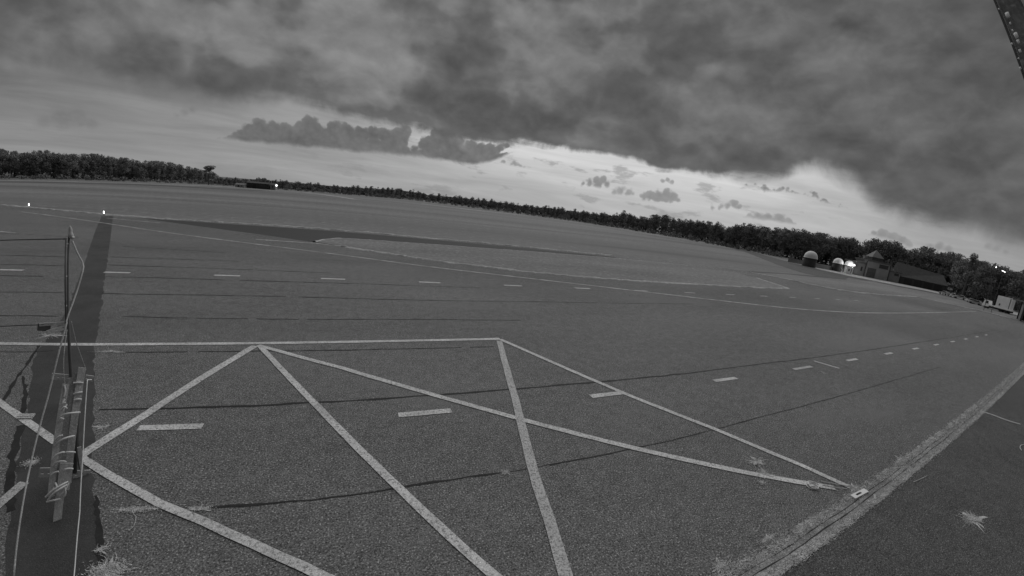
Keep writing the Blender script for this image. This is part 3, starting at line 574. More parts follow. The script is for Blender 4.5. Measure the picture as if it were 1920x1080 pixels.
# ------------------------------------------------------------------ trees
def leaf_cloud(b, c, rad, n, size):
    for _ in range(n):
        while True:
            p = Vector((rnd.uniform(-1, 1), rnd.uniform(-1, 1), rnd.uniform(-1, 1)))
            if .25 < p.length < 1: break
        p = Vector((c[0] + p.x * rad[0], c[1] + p.y * rad[1], c[2] + p.z * rad[2])); s = size * rnd.uniform(.6, 1.3)
        u = Vector((rnd.gauss(0, 1), rnd.gauss(0, 1), rnd.gauss(0, .6))).normalized(); w = u.cross(Vector((rnd.gauss(0, 1), rnd.gauss(0, 1), rnd.gauss(0, 1)))).normalized()
        o = len(b.v); b.v += [tuple(p - u * s), tuple(p + w * s * .6), tuple(p + u * s), tuple(p - w * s * .6)]; b.f.append((o, o + 1, o + 2, o + 3))
def tree_proto(kind, seed):
    """unit-height tree (1 m): trunk with limbs and a clumped crown"""
    global rnd
    keep = rnd; rnd = random.Random(seed)
    tr = MB(); cr = MB(); lx, ly = rnd.uniform(-.03, .03), rnd.uniform(-.03, .03)
    tr.tube([(0, 0, -.01), (lx * .3, ly * .3, .3), (lx, ly, .62), (lx * 1.2, ly * 1.2, .86)], [.024, .019, .013, .005], 7)
    nC = {'pine': 15, 'oak': 20, 'umbrella': 11, 'thin': 11}[kind]
    for i in range(nC):
        a = rnd.uniform(0, 6.283)
        if kind == 'pine': z = rnd.uniform(.30, .93); r = .21 * (1.12 - abs(z - .62) * 1.6) * rnd.uniform(.35, 1); cs = .12
        elif kind == 'oak': z = rnd.uniform(.10, .88); r = .32 * (1.1 - abs(z - .48) * 1.6) * rnd.uniform(.3, 1); cs = .14
        elif kind == 'thin': z = rnd.uniform(.42, .93); r = .15 * rnd.uniform(.2, 1); cs = .085
        else: z = rnd.uniform(.62, .92); r = .22 * rnd.uniform(.1, 1); cs = .11
        c = (lx + r * math.cos(a), ly + r * math.sin(a), z); k = cs * rnd.uniform(.75, 1.25)
        leaf_cloud(cr, c, (k, k, k * (.5 if kind == 'umbrella' else .72)), 120, .019)
        tr.tube([(lx * z, ly * z, z * .72), ((c[0] + lx) / 2, (c[1] + ly) / 2, z * .9), c], [.008, .006, .002], 5, False)
    leaf_cloud(cr, (lx, ly, .93 if kind != 'umbrella' else .9), (.07, .07, .065), 40, .022)
    # one clump kept inside the crown so it stays opaque
    leaf_cloud(cr, (lx, ly, {'pine': .6, 'oak': .5, 'umbrella': .82, 'thin': .7}[kind]), {'pine': (.14, .14, .26), 'oak': (.2, .2, .28), 'umbrella': (.2, .2, .07), 'thin': (.07, .07, .2)}[kind], 170, .05)
    rnd = keep
    return tr.mesh('trunk', 'bark'), cr.mesh('crown', 'crown' if kind != 'oak' else 'crown_oak')
PR = {k: [tree_proto(k, 100 + 7 * i + len(k)) for i in range(4)] for k in ('pine', 'oak', 'umbrella', 'thin')}
def tree(x, y, h, kind, label, group, name, ws=1.0):
    tm, cm_ = rnd.choice(PR[kind]); o = thing(name, label, 'tree', (x, y, -.05), rnd.uniform(0, 6.283), group)
    w = h * ws * rnd.uniform(.9, 1.25)
    for nm, me in (('trunk', tm), ('crown', cm_)):
        c = bpy.data.objects.new(nm, me); C.objects.link(c); c.parent = o; c.scale = (w, w, h * 1.06)
    return o
SPLIT = [p[0] for p in [(-8.492,-0.802),(24.937,0.006),(37.784,0.288),(53.058,0.535)]]
FARLAB = ('small distant tree of the low wood behind the huts, left of the beacon', 'tiny distant tree of the low wood between the beacon and the thin mast',
          'small distant tree of the low wood just right of the thin mast', 'mid-sized tree of the uneven wood on the far right of the field', 'dark tree of the wood between the open field and the largest dome')
for lst, label, group, kinds in (
    ([(-185.4,240.9,14.7),(-182.1,240.6,14.3),(-178.6,242.8,13.3),(-174.6,239.6,13.3),(-171.3,239.4,13.1),(-169.5,243.8,12.2),(-164.6,241.0,12.5),(-164.6,245.2,11.7),(-160.4,244.6,12.2),(-156.4,242.6,12.6),(-157.5,248.8,13.5),(-151.8,246.2,13.4),(-151.9,251.9,12.4),(-148.0,250.4,12.3),(-145.2,250.2,12.4),(-143.2,251.1,12.0),(-142.5,254.7,12.4),(-140.3,258.5,12.7),(-138.2,262.9,13.2),(-137.0,263.3,13.1),(-135.3,267.3,13.1),(-132.6,269.5,12.0),(-133.3,275.6,12.3),(-128.5,275.4,12.2),(-125.9,275.0,12.3),(-125.8,285.3,10.9),(-120.5,281.5,10.5),(-121.4,289.3,10.8),(-118.6,292.0,11.1),(-114.7,293.9,11.9),(-113.8,298.5,11.9),(-110.1,302.1,11.6),(-111.5,309.8,11.7),(-107.3,311.3,10.9),(-105.0,320.9,9.7),(-104.2,323.0,9.7),(-101.3,332.3,9.0),(-101.9,346.6,8.7),(-100.1,351.2,8.2),(-192.7,250.9,14.5),(-187.3,247.9,14.7),(-187.5,253.2,14.5),(-179.1,247.8,13.7),(-178.1,249.1,13.6),(-174.7,249.0,12.7),(-174.1,252.3,12.5),(-170.8,255.7,12.1),(-168.0,255.4,12.1),(-163.3,252.8,13.2),(-163.2,259.2,13.5),(-161.1,259.3,13.9),(-157.1,259.4,13.0),(-153.8,259.4,12.6),(-150.4,260.5,12.3),(-150.6,267.0,12.5),(-147.8,264.1,12.5),(-144.4,267.9,13.0),(-145.5,272.8,13.2),(-141.6,274.8,13.5),(-140.1,274.9,13.5),(-139.8,285.8,13.2),(-136.5,285.9,11.8),(-134.2,289.2,12.9),(-133.1,291.5,12.5),(-128.0,289.0,12.0),(-127.8,294.4,11.5),(-123.2,297.1,11.8),(-122.9,302.3,11.9),(-122.1,307.5,12.0),(-118.6,308.6,12.2),(-115.0,314.5,12.2),(-113.1,317.5,11.2),(-113.6,327.6,11.4),(-111.0,335.1,10.5),(-108.6,343.3,10.0),(-107.4,347.3,9.5),(-103.5,351.3,8.5),(-101.0,362.8,8.5)], 'dark tall pine in the dense wood at the left edge of the field', 'pines of the left wood', ('pine', 'pine', 'oak')),
    ([(-85.1,315.5,4.8),(-78.8,311.4,4.6),(-77.4,315.3,5.0),(-71.6,312.9,5.3),(-69.4,315.7,4.9),(-64.6,319.4,4.9),(-60.5,318.4,6.0),(-56.8,325.3,6.7),(-54.4,325.6,5.6),(-48.8,323.5,6.1),(-44.8,329.1,6.1),(-41.9,325.6,6.2),(-36.4,333.9,6.1),(-33.0,330.8,5.8),(-28.0,333.8,6.2),(-22.8,339.0,6.3),(-19.9,335.7,6.3),(-16.7,344.7,5.4),(-9.6,351.5,5.9),(-6.9,350.1,6.3),(-0.5,358.3,5.9),(5.9,364.3,7.4),(10.2,368.8,6.9),(16.4,378.6,7.9),(20.5,383.5,7.7),(27.5,387.1,8.4),(32.6,399.1,8.3),(41.6,406.8,9.0),(48.4,416.4,9.4),(51.9,422.1,9.6),(63.7,438.4,9.2),(74.1,453.2,9.3),(78.9,465.5,8.4),(91.2,468.7,7.9),(93.2,463.3,8.6),(102.3,451.4,7.7),(103.6,443.5,9.0),(112.4,433.9,9.3),(116.9,428.9,8.9),(118.8,417.6,8.9),(123.5,412.9,9.4),(130.3,411.8,9.5),(135.6,403.2,8.3),(143.1,398.5,8.9),(148.0,390.6,8.7),(152.8,387.0,8.6),(158.4,386.0,9.3),(160.0,373.3,9.2),(165.6,365.7,9.5),(168.8,359.5,8.6),(170.9,352.4,9.0),(179.5,351.4,10.2),(181.2,347.9,10.4),(186.4,338.5,10.4),(188.4,332.4,9.7),(196.3,330.7,8.9),(200.0,324.4,9.0),(205.5,322.5,9.4),(209.1,322.9,10.0),(211.7,314.4,10.0),(213.4,304.6,10.7),(215.6,300.0,10.0),(218.3,293.6,10.6),(222.4,289.7,11.4),(225.4,281.3,13.2),(227.7,276.2,11.7),(229.5,268.2,11.8),(234.9,267.7,11.7),(236.2,262.3,14.1),(242.4,264.3,15.3),(245.2,256.3,16.2),(240.1,242.5,14.6),(244.1,238.9,13.4),(240.9,232.8,13.4),(243.5,226.6,14.7),(247.5,221.7,14.4),(246.8,217.5,15.0),(250.1,215.2,15.3),(246.3,202.7,14.6),(249.3,199.1,13.1),(245.3,191.4,13.4),(247.6,186.3,15.0),(250.5,184.1,17.5),(250.2,178.2,17.3),(245.7,171.9,16.8),(250.6,170.2,17.1),(244.5,161.6,16.2),(243.7,153.8,16.9),(247.6,153.9,16.4),(-87.0,329.5,5.0),(-84.5,336.5,5.3),(-78.3,336.2,5.7),(-71.0,333.4,5.1),(-63.3,341.4,6.9),(-57.9,337.8,6.2),(-48.9,347.4,6.7),(-43.7,342.8,6.6),(-36.7,353.1,6.4),(-27.9,357.5,6.6),(-22.6,360.3,6.8),(-10.6,369.2,6.5),(-7.5,369.6,6.1),(4.4,376.0,6.8),(10.3,385.3,8.1),(22.0,398.0,8.4),(33.9,415.1,8.4),(39.0,417.8,9.7),(52.5,435.6,9.7),(69.9,461.6,10.4),(86.4,485.5,8.4),(95.3,484.0,7.6),(102.8,475.6,9.6),(115.1,451.1,8.5),(119.8,446.3,10.0),(129.6,429.6,10.1),(138.9,420.0,10.0),(146.5,416.1,10.3),(157.5,400.9,9.8),(166.1,401.7,9.5),(172.4,385.1,8.2),(177.8,377.0,9.4),(184.6,360.4,10.0),(191.3,353.8,10.3),(197.1,349.3,11.1),(208.4,343.0,10.9),(215.3,338.4,11.0),(223.0,326.9,10.0),(224.5,315.8,11.4),(231.7,306.4,12.6),(231.7,295.3,15.1),(244.7,288.8,12.4),(245.7,283.0,12.1),(252.8,278.8,15.0),(256.6,269.7,16.0),(254.7,250.4,14.4),(258.8,247.2,15.1),(257.1,233.2,15.5),(263.5,224.4,15.3),(258.2,212.9,16.1),(264.8,206.0,13.5),(260.5,197.1,16.3),(262.9,187.8,17.5),(264.7,177.8,17.1),(264.9,173.4,17.1),(258.3,157.2,18.1)], 'small distant tree in the low wood along the far side of the field', 'trees of the far wood', ('oak', 'pine', 'oak')),
    ([(240.9,147.0,15.1),(244.5,145.7,16.4),(247.1,141.6,18.1),(249.2,138.3,18.0),(253.4,137.8,17.3),(253.5,133.1,17.4),(260.1,131.6,17.9),(259.0,128.1,16.4),(266.6,125.7,17.3),(271.7,125.5,18.2),(272.9,121.4,18.6),(278.0,119.4,19.0),(278.0,114.2,14.6),(279.7,111.8,17.2),(278.8,108.0,20.3),(273.6,102.9,20.2),(273.6,99.5,20.0),(273.4,96.1,20.1),(273.9,92.3,20.3),(275.0,86.8,15.8),(273.8,83.6,18.1),(274.1,80.2,19.5),(280.1,79.0,20.5),(276.8,75.4,20.2),(275.9,70.6,18.8),(276.0,68.5,18.5),(274.2,65.9,19.4),(281.0,64.5,20.2),(277.9,58.8,16.3),(253.6,152.4,17.0),(256.2,149.7,18.7),(260.9,146.2,19.0),(267.3,142.8,17.6),(267.4,139.5,18.7),(270.7,136.2,18.5),(278.6,134.5,17.6),(283.2,128.8,18.6),(289.2,126.4,19.5),(293.4,120.9,15.9),(291.6,115.4,18.1),(289.9,111.0,21.5),(289.0,104.8,20.9),(287.0,99.2,21.4),(289.5,98.0,21.0),(287.4,89.6,17.5),(289.7,86.6,19.3),(294.8,84.0,21.3),(288.5,78.5,20.5),(291.0,72.5,19.3),(288.0,67.7,20.9),(292.5,65.4,20.6),(295.2,59.7,15.2)], 'dark tree in the tall wood behind the domes and the clubhouse', 'trees behind the clubhouse', ('oak', 'pine', 'oak')),
    ([(239.9,49.8,15.5),(232.6,45.1,13.9),(234.6,43.9,14.7),(231.3,40.4,16.2),(226.7,38.2,15.7),(223.5,34.7,15.9),(224.3,31.7,15.3),(227.6,31.2,15.1),(227.1,28.5,14.5),(219.8,24.9,15.4),(232.8,24.7,15.2),(269.9,24.7,16.4),(246.8,53.1,16.5),(248.9,49.6,14.7),(243.3,44.9,16.5),(241.7,40.9,16.7),(237.5,36.0,16.2),(235.4,32.6,16.2),(235.3,30.4,15.0),(234.2,25.9,15.5),(253.2,25.8,16.2),(298.2,25.8,17.7)], 'dark pine in the wood behind the parked truck at the right edge', 'trees behind the truck', ('pine', 'oak'))):
    for (x, y, h) in lst:
        lb_, gp_ = label, group
        if 'far wood' in group:
            a_ = math.degrees(math.atan2(x, y)); k = sum(a_ > t for t in SPLIT)
            lb_ = FARLAB[k]; gp_ = 'trees of the far wood, ' + ('left of the beacon', 'beacon to thin mast', 'right of the thin mast', 'taller stretch', 'left of the domes')[k]
        tree(x, y, h, rnd.choice(kinds), lb_, gp_, 'pine_tree' if kinds[0] == 'pine' else 'broadleaf_tree')
lp = [(-82.987,288.294,0.782)][0]
tree(lp[0], lp[1], 11.6, 'umbrella', 'lone umbrella pine leaning out at the right end of the left wood', None, 'pine_tree', 1.35)
lp = [(210.923,41.669,4.14)][0]
tree(lp[0], lp[1], 17.5, 'thin', 'thin see-through pine in the gap right of the clubhouse wood', None, 'pine_tree', .9)
def band(name, lst, m, size, per, depth, hk, label):
    b = MB()
    for (x, y, h) in lst:
        d = Vector((x, y)).normalized()
        for _ in range(per):
            k = rnd.uniform(0, depth); z = h * hk * (rnd.random() ** .8); s = size * rnd.uniform(.6, 1.3)
            p = Vector((x + d.x * k + rnd.uniform(-3, 3), y + d.y * k + rnd.uniform(-3, 3), z))
            u = Vector((rnd.gauss(0, 1), rnd.gauss(0, 1), rnd.gauss(0, .6))).normalized(); w = u.cross(Vector((rnd.gauss(0, 1), rnd.gauss(0, 1), rnd.gauss(0, 1)))).normalized()
            o = len(b.v); b.v += [tuple(p - u * s), tuple(p + w * s * .7), tuple(p + u * s), tuple(p - w * s * .7)]; b.f.append((o, o + 1, o + 2, o + 3))
    return tag(b.build(name, m), label, kind='stuff')
band('wood_interior', [(-209.2,264.4,15.4),(-207.1,264.1,15.2),(-205.0,263.9,14.9),(-203.0,263.8,14.7),(-201.0,263.6,14.5),(-199.0,263.6,14.2),(-197.1,263.5,14.0),(-195.3,263.6,13.8),(-193.5,263.6,13.6),(-191.7,263.7,13.4),(-189.9,263.9,13.2),(-188.2,264.1,12.9),(-186.5,264.3,12.7),(-184.9,264.6,12.5),(-183.2,264.9,12.4),(-181.6,265.3,12.4),(-180.1,265.7,12.4),(-178.6,266.1,11.7),(-177.1,266.6,11.5),(-175.6,267.2,11.9),(-174.1,267.8,12.3),(-172.7,268.4,12.7),(-171.3,269.1,13.1),(-169.9,269.9,13.4),(-168.6,270.7,13.4),(-167.2,271.5,13.5),(-165.9,272.4,13.4),(-164.7,273.3,12.2),(-163.4,274.3,12.3),(-162.2,275.4,12.3),(-161.0,276.5,12.3),(-159.8,277.6,12.3),(-158.7,278.8,12.4),(-157.5,280.1,12.4),(-156.4,281.4,12.5),(-155.3,282.8,12.5),(-154.2,284.3,12.6),(-153.1,285.8,12.7),(-152.1,287.4,12.9),(-151.1,289.1,13.2),(-150.1,290.8,13.5),(-149.1,292.7,13.6),(-148.1,294.5,13.1),(-147.2,296.5,12.7),(-145.9,297.9,12.3),(-144.5,298.9,11.9),(-143.1,300.1,11.6),(-141.7,301.3,11.8),(-140.3,302.5,12.0),(-138.9,303.9,12.2),(-137.6,305.3,12.4),(-136.3,306.8,11.6),(-135.0,308.3,10.7),(-133.7,309.9,10.8),(-132.4,311.6,11.0),(-131.1,313.4,11.1),(-129.9,315.3,11.3),(-128.6,317.3,11.4),(-127.4,319.3,11.6),(-126.2,321.5,11.6),(-125.0,323.7,11.5),(-123.8,326.1,11.4),(-122.6,328.6,11.3),(-121.4,331.1,11.2),(-120.3,333.8,11.1),(-119.1,336.6,11.0),(-118.0,339.6,10.6),(-116.8,342.7,10.1),(-115.7,345.9,9.6),(-114.5,349.3,9.2),(-113.4,352.8,8.8),(-112.3,356.5,8.5),(-111.2,360.3,8.2),(-110.1,364.3,8.0),(-109.0,368.6,7.8),(-107.9,373.0,7.6),(-106.8,377.7,7.3),(-105.7,382.5,6.9)], 'crown', 1.0, 130, 14, .96, 'dark foliage filling the left wood')
band('wood_interior', [(-94.7,340.4,3.5),(-92.5,340.3,3.6),(-90.3,340.3,3.7),(-88.1,340.3,3.8),(-85.9,340.5,4.0),(-83.7,340.7,4.1),(-81.6,340.9,4.2),(-79.5,341.3,4.3),(-77.3,341.7,4.4),(-75.2,342.2,4.5),(-73.1,342.8,4.6),(-71.0,343.4,4.7),(-68.9,344.1,4.9),(-66.8,344.9,5.0),(-64.7,345.8,5.6),(-62.6,346.7,6.5),(-60.5,347.8,5.8),(-58.4,348.9,5.3),(-56.3,350.1,5.2),(-54.1,351.4,5.2),(-52.0,352.7,5.1),(-49.7,353.2,5.1),(-47.5,353.8,5.1),(-45.2,354.4,5.0),(-42.9,355.1,5.0),(-40.6,355.9,5.0),(-38.3,356.8,4.9),(-36.0,357.7,4.9),(-33.7,358.7,5.0),(-31.3,359.9,5.0),(-29.0,361.1,5.0),(-26.6,362.4,5.1),(-24.3,363.8,5.1),(-21.9,365.3,5.2),(-19.5,366.9,5.2),(-17.0,368.6,5.2),(-14.5,370.4,5.3),(-12.0,372.3,5.3),(-9.5,374.4,5.4),(-7.0,376.5,5.5),(-4.4,378.8,5.5),(-1.7,381.2,5.7),(1.0,383.7,5.8),(3.7,386.3,5.9),(6.5,389.1,6.1),(9.3,392.1,6.2),(12.2,395.2,6.4),(15.1,398.4,6.5),(18.1,401.9,6.7),(21.2,405.5,6.9),(24.3,409.3,7.0),(27.5,412.9,7.2),(30.8,416.7,7.3),(34.2,420.7,7.4),(37.7,424.9,7.6),(41.2,429.3,7.7),(44.9,434.0,7.9),(48.6,438.9,8.0),(52.5,444.1,8.1),(56.6,449.5,8.2),(60.7,455.3,8.2),(65.0,461.4,8.2),(69.5,467.8,8.3),(74.2,474.6,8.3),(79.0,481.8,8.4),(84.0,489.4,8.4),(89.4,497.4,7.4),(94.0,501.1,6.7),(96.8,495.2,6.9),(99.6,489.6,7.0),(102.3,484.3,7.1),(105.1,479.2,7.2),(107.8,474.3,7.4),(110.5,469.6,7.5),(113.2,465.1,7.6),(115.9,460.8,7.8),(118.6,456.6,7.8),(121.3,452.7,7.8),(124.0,448.9,7.8),(126.8,445.3,7.8),(129.5,441.8,7.9),(132.2,438.4,7.9),(135.0,435.2,7.9),(137.7,432.2,8.0),(140.5,429.2,8.0),(143.3,426.4,8.0),(146.1,423.7,8.1),(148.9,421.2,8.1),(151.7,418.7,8.1),(154.6,416.4,8.1),(157.5,414.2,8.0),(160.4,412.0,8.0),(163.4,410.0,7.9),(166.4,408.1,7.9),(168.8,404.7,7.8),(170.9,400.7,7.7),(173.0,396.9,7.7),(175.1,393.2,7.6),(177.1,389.6,8.4),(179.1,386.3,9.5),(181.5,382.8,7.6),(183.6,379.6,7.9),(185.8,376.6,8.2),(188.0,373.6,8.5),(190.2,370.7,8.9),(192.4,368.0,9.2),(194.7,365.3,9.3),(197.1,362.7,9.3),(199.4,360.3,9.2),(201.8,357.9,9.2),(204.3,355.5,9.1),(206.7,353.3,9.1),(209.2,351.2,9.1),(211.8,349.1,9.0),(214.3,347.2,9.1),(217.0,345.3,9.1),(219.6,343.5,9.2),(221.8,341.0,9.2),(223.1,337.2,9.3),(224.5,333.5,9.3),(225.9,329.9,9.4),(227.3,326.5,9.4),(228.7,323.2,9.6),(230.1,319.9,9.9),(231.6,316.8,10.2),(233.1,313.8,10.6),(234.7,310.9,10.9),(236.2,308.1,11.2),(237.8,305.4,12.4),(239.2,303.0,14.4),(241.1,300.3,13.2),(243.0,297.6,12.0),(245.0,295.1,11.1),(246.8,292.7,11.1),(248.7,290.4,11.1),(250.7,288.2,11.0),(252.7,286.1,11.2),(254.5,284.2,12.8),(256.4,282.3,14.3),(258.3,280.5,15.8),(260.5,278.7,16.0),(260.6,274.6,15.6),(260.8,270.5,15.3),(261.0,266.6,14.8),(261.4,262.9,14.2),(261.7,259.2,13.6),(262.1,255.6,13.2),(262.5,252.3,13.5),(262.9,249.1,13.9),(263.3,245.9,14.1),(263.9,242.8,14.2),(264.5,239.8,14.4),(265.1,236.9,14.5),(265.8,234.1,14.6),(266.5,231.4,14.7),(267.3,228.7,14.9),(267.4,225.5,15.0),(267.5,222.3,15.1),(267.8,219.2,14.7),(268.1,216.1,13.7),(268.6,213.0,12.8),(268.9,210.2,12.9),(269.2,207.6,13.4),(269.6,205.1,14.6),(269.9,202.7,15.8),(270.3,200.3,17.0),(270.9,197.9,17.4),(271.2,195.2,17.3),(270.6,192.0,17.2),(270.2,188.8,17.1),(269.8,185.8,16.9),(269.4,182.8,16.9),(269.2,179.9,16.8),(268.9,177.1,16.8),(268.8,174.4,16.7),(268.6,171.8,16.8),(268.6,169.2,17.0),(268.6,166.7,17.1),(268.6,164.3,17.2),(268.8,161.8,16.6)], 'crown_oak', 1.1, 150, 16, .92, 'dark foliage filling the far wood')
band('wood_interior', [(256.3,157.4,14.4),(257.4,155.9,15.3),(258.5,154.5,16.2),(259.8,153.1,17.0),(261.0,151.6,17.6),(262.4,150.2,18.1),(263.8,148.8,18.4),(265.4,147.2,17.8),(267.0,145.7,17.1),(268.6,144.1,16.5),(270.2,142.8,16.9),(271.8,141.6,17.6),(273.5,140.3,17.9),(275.3,138.9,17.5),(277.2,137.6,17.2),(279.1,136.2,16.8),(281.1,134.9,16.6),(283.0,133.8,17.2),(285.1,132.6,17.7),(287.2,131.5,18.1),(289.3,130.4,18.5),(291.6,129.3,18.8),(293.9,128.2,19.1),(294.8,126.4,18.8),(294.3,123.7,17.5),(294.1,120.8,14.5),(293.6,118.7,15.3),(293.1,116.8,16.9),(292.6,115.0,18.6),(292.3,113.2,20.3),(292.1,111.2,20.5),(292.0,109.1,20.3),(291.9,107.1,20.1),(291.9,105.1,20.1),(292.0,103.2,20.3),(292.1,101.4,20.4),(292.2,99.6,20.6),(292.5,97.7,20.3),(292.8,95.6,19.1),(293.3,93.4,17.0),(293.7,91.5,16.4),(294.0,90.0,17.7),(294.4,88.6,18.8),(294.9,87.0,19.3),(295.5,85.5,19.9),(296.1,84.0,20.4),(296.6,82.3,20.4),(296.2,80.4,20.3),(295.8,78.5,20.2),(295.5,76.4,19.5),(295.3,74.4,18.3),(295.1,72.8,19.1),(294.9,71.2,19.9),(294.8,69.5,20.2),(294.7,67.8,20.1),(294.8,66.1,19.9),(294.9,64.0,18.3),(295.1,61.8,16.0),(295.4,59.8,14.2),(295.5,58.5,15.9)], 'crown_oak', 1.1, 150, 14, .96, 'dark foliage filling the wood behind the clubhouse')
band('wood_interior', [(257.9,56.0,15.9),(256.6,54.4,16.5),(255.5,52.5,15.2),(254.5,50.5,13.9),(253.4,49.0,14.3),(252.4,47.5,14.6),(251.4,46.2,15.9),(250.4,45.0,17.0),(249.6,43.4,16.6),(248.9,41.8,16.2),(248.1,40.3,16.2),(247.4,38.9,16.3),(246.8,37.5,16.3),(246.2,36.1,16.1),(245.6,34.7,16.0),(245.1,33.1,15.4),(244.6,31.7,15.0),(244.2,30.4,14.9),(243.8,29.3,16.0),(243.4,28.0,16.0),(243.1,26.6,15.5),(254.1,26.4,15.5),(266.3,26.3,15.8),(279.7,26.2,16.2),(294.8,26.1,16.6),(311.6,26.0,17.1),(330.6,25.9,17.6),(352.3,25.8,18.5),(377.2,25.9,19.8)], 'crown', 1.1, 150, 14, .94, 'dark foliage filling the wood at the right edge')
def scrub_line(pts, per, h, m, label, wid=5):
    b = MB()
    for p in dense(pts, 2.2):
        hh = h * rnd.uniform(.5, 1.3); o = (p[0] + rnd.uniform(-wid, wid) * .5, p[1] + rnd.uniform(-wid, wid) * .5)
        leaf_cloud(b, (o[0], o[1], hh * .45), (1.5 * rnd.uniform(.7, 1.4), 1.5 * rnd.uniform(.7, 1.4), hh * .55), per, .38)
    return tag(b.build('scrub', m), label, kind='stuff')
scrub_line([(-157.21,207.411),(-143.481,236.705),(-121.837,246.225),(-104.738,271.303),(-84.924,317.715)], 60, 2.6, 'scrub', 'pale low scrub along the foot of the left wood')
scrub_line([(-80.164,299.919),(-44.696,304.2),(-3.541,333.289),(51.876,384.361),(94.786,354.445),(133.461,322.437)], 70, 3.2, 'crown_oak', 'low dark scrub along the foot of the far wood', 8)
scrub_line([(133.461,322.437),(190.911,292.673),(211.269,222.284),(218.056,183.138),(222.457,157.045),(221.051,129.026)], 80, 4.0, 'crown_oak', 'low dark scrub along the foot of the nearer wood', 8)

# ------------------------------------------------------------------ buildings on the right
def frame(o, p):      # local frame: x along the front, y away from the camera
    return thing, math.atan2(p[1] - o[1], p[0] - o[0])
FO = (194.3, 80.8); FA = math.atan2(67.1 - 80.8, 211.4 - 194.3)
club = thing('clubhouse', 'pale rendered clubhouse with flat roof and small pyramid tower', 'building', (FO[0], FO[1], 0), FA)
def part(root, name, m, *boxes):
    b = MB()
    for q in boxes: b.box(*q)
    return b.build(name, m, root)
part(club, 'left_wing', 'render_wall', (0, 5, 0, 8, -.1, 5.3)); part(club, 'left_roof', 'roof_tile', (-.5, 5, -.6, 8.6, 5.3, 6.0))
part(club, 'main_block', 'render_light', (5.0, 16, -.4, 9, -.1, 6.9)); part(club, 'main_roof', 'roof_tile', (4.6, 16.4, -1.0, 9.6, 6.9, 7.6))
part(club, 'right_wing', 'render_wall', (16.4, 22, 0.2, 8, -.1, 4.3)); part(club, 'right_roof', 'roof_tile', (16.4, 22.4, -.3, 8.4, 4.3, 4.7))
w = part(club, 'window', 'glass', (11.0, 15.2, -.46, -.41, 4.9, 6.3)); part(w, 'frame', 'dark_wall', (10.9, 15.3, -.50, -.44, 4.78, 4.9), (10.9, 15.3, -.50, -.44, 6.3, 6.4))
w = part(club, 'window', 'glass', (19.2, 21.4, .13, .18, 3.0, 3.9)); part(w, 'frame', 'dark_wall', (19.1, 21.5, .1, .16, 2.9, 3.0))
w = part(club, 'window', 'glass', (3.1, 3.9, -.06, -.01, 2.2, 4.0)); part(w, 'frame', 'dark_wall', (3.0, 4.0, -.1, -.04, 2.1, 2.2))
d = part(club, 'door', 'roof_tile', (6.0, 10.0, -.47, -.42, 0, 4.2)); part(d, 'rail', 'dark_wall', (6, 10, -.5, -.46, 2.1, 2.2))
part(club, 'downpipe', 'dark_wall', (4.75, 4.98, -.7, -.42, 0, 6.8)); part(club, 'downpipe', 'dark_wall', (16.05, 16.35, -.6, .1, 0, 6.8))
part(club, 'chimney', 'roof_light', (5.3, 6.7, 3, 4.4, 7.6, 9.0)); part(club, 'tower', 'roof_tile', (8.6, 13.8, 2.5, 7.5, 7.6, 9.0))
b = MB(); b.v = [(8.3, 2.2, 9.0), (14.1, 2.2, 9.0), (14.1, 7.8, 9.0), (8.3, 7.8, 9.0), (11.2, 5, 12.4)]; b.f = [(0, 1, 4), (1, 2, 4), (2, 3, 4), (3, 0, 4), (3, 2, 1, 0)]; b.build('tower_roof', 'roof_light', club)
b = MB(); b.hexa([(16.4, -.2, 4.7), (18.4, -.2, 4.7), (18.4, 3, 4.7), (16.4, 3, 4.7), (16.4, -.2, 7.0), (16.6, -.2, 7.0), (16.6, 3, 7.0), (16.4, 3, 7.0)]); b.build('gable', 'render_wall', club)
# long low dark building to the right
LO = (212.6, 67.4); LA = math.atan2(52 - 67.4, 226 - 212.6)
lo = thing('long_hangar', 'long low dark building with sloping roof right of the clubhouse', 'building', (LO[0], LO[1], 0), LA)
part(lo, 'wall', 'dark_wall', (0, 21, 0, 10, -.1, 3.2))
b = MB(); b.v = [(-.4, -.5, 3.2), (21.4, -.5, 3.2), (21.4, 10.5, 3.2), (-.4, 10.5, 3.2), (-.4, 6, 9.2), (21.4, 6, 7.4)]; b.f = [(0, 1, 5, 4), (2, 3, 4, 5), (1, 2, 5), (3, 0, 4), (3, 2, 1, 0)]; b.build('roof', 'dark_roof', lo)
for x in (2, 6.5, 11, 15.5): part(lo, 'door', 'rubber', (x, x + 3.6, -.05, -.01, 0, 2.7))
# three domes
for (px, r_, wh, m, lab) in (([(169.273,88.356)], 2.75, 3.6, 'dome_grey', 'largest grey-white dome, left of the three by the wood'), ([(186.702,84.66,1.987)], 2.15, 3.4, 'white_paint', 'small white dome in the middle of the three'), ([(191.299,81.662,1.755)], 2.05, 3.3, 'white_paint', 'bright floodlit white dome beside the clubhouse')):
    x, y = px[0][0], px[0][1]; t = thing('dome', lab, 'dome', (x, y, 0), 0, 'domes by the wood')
    b = MB(); b.lathe([(r_ * .98, -.1), (r_ * .98, wh)], n=32); b.build('wall', 'dark_wall', t, True)
    b = MB(); b.lathe([(r_ * 1.04, wh)] + [(r_ * math.cos(R(a)), wh + .15 + r_ * math.sin(R(a))) for a in range(0, 86, 8)], n=32); b.build('dome_shell', m, t, True)
    b = MB(); b.box(-.45, .45, -r_ - .02, -r_ * .9, 0, 2.0); b.build('door', 'roof_tile', t)
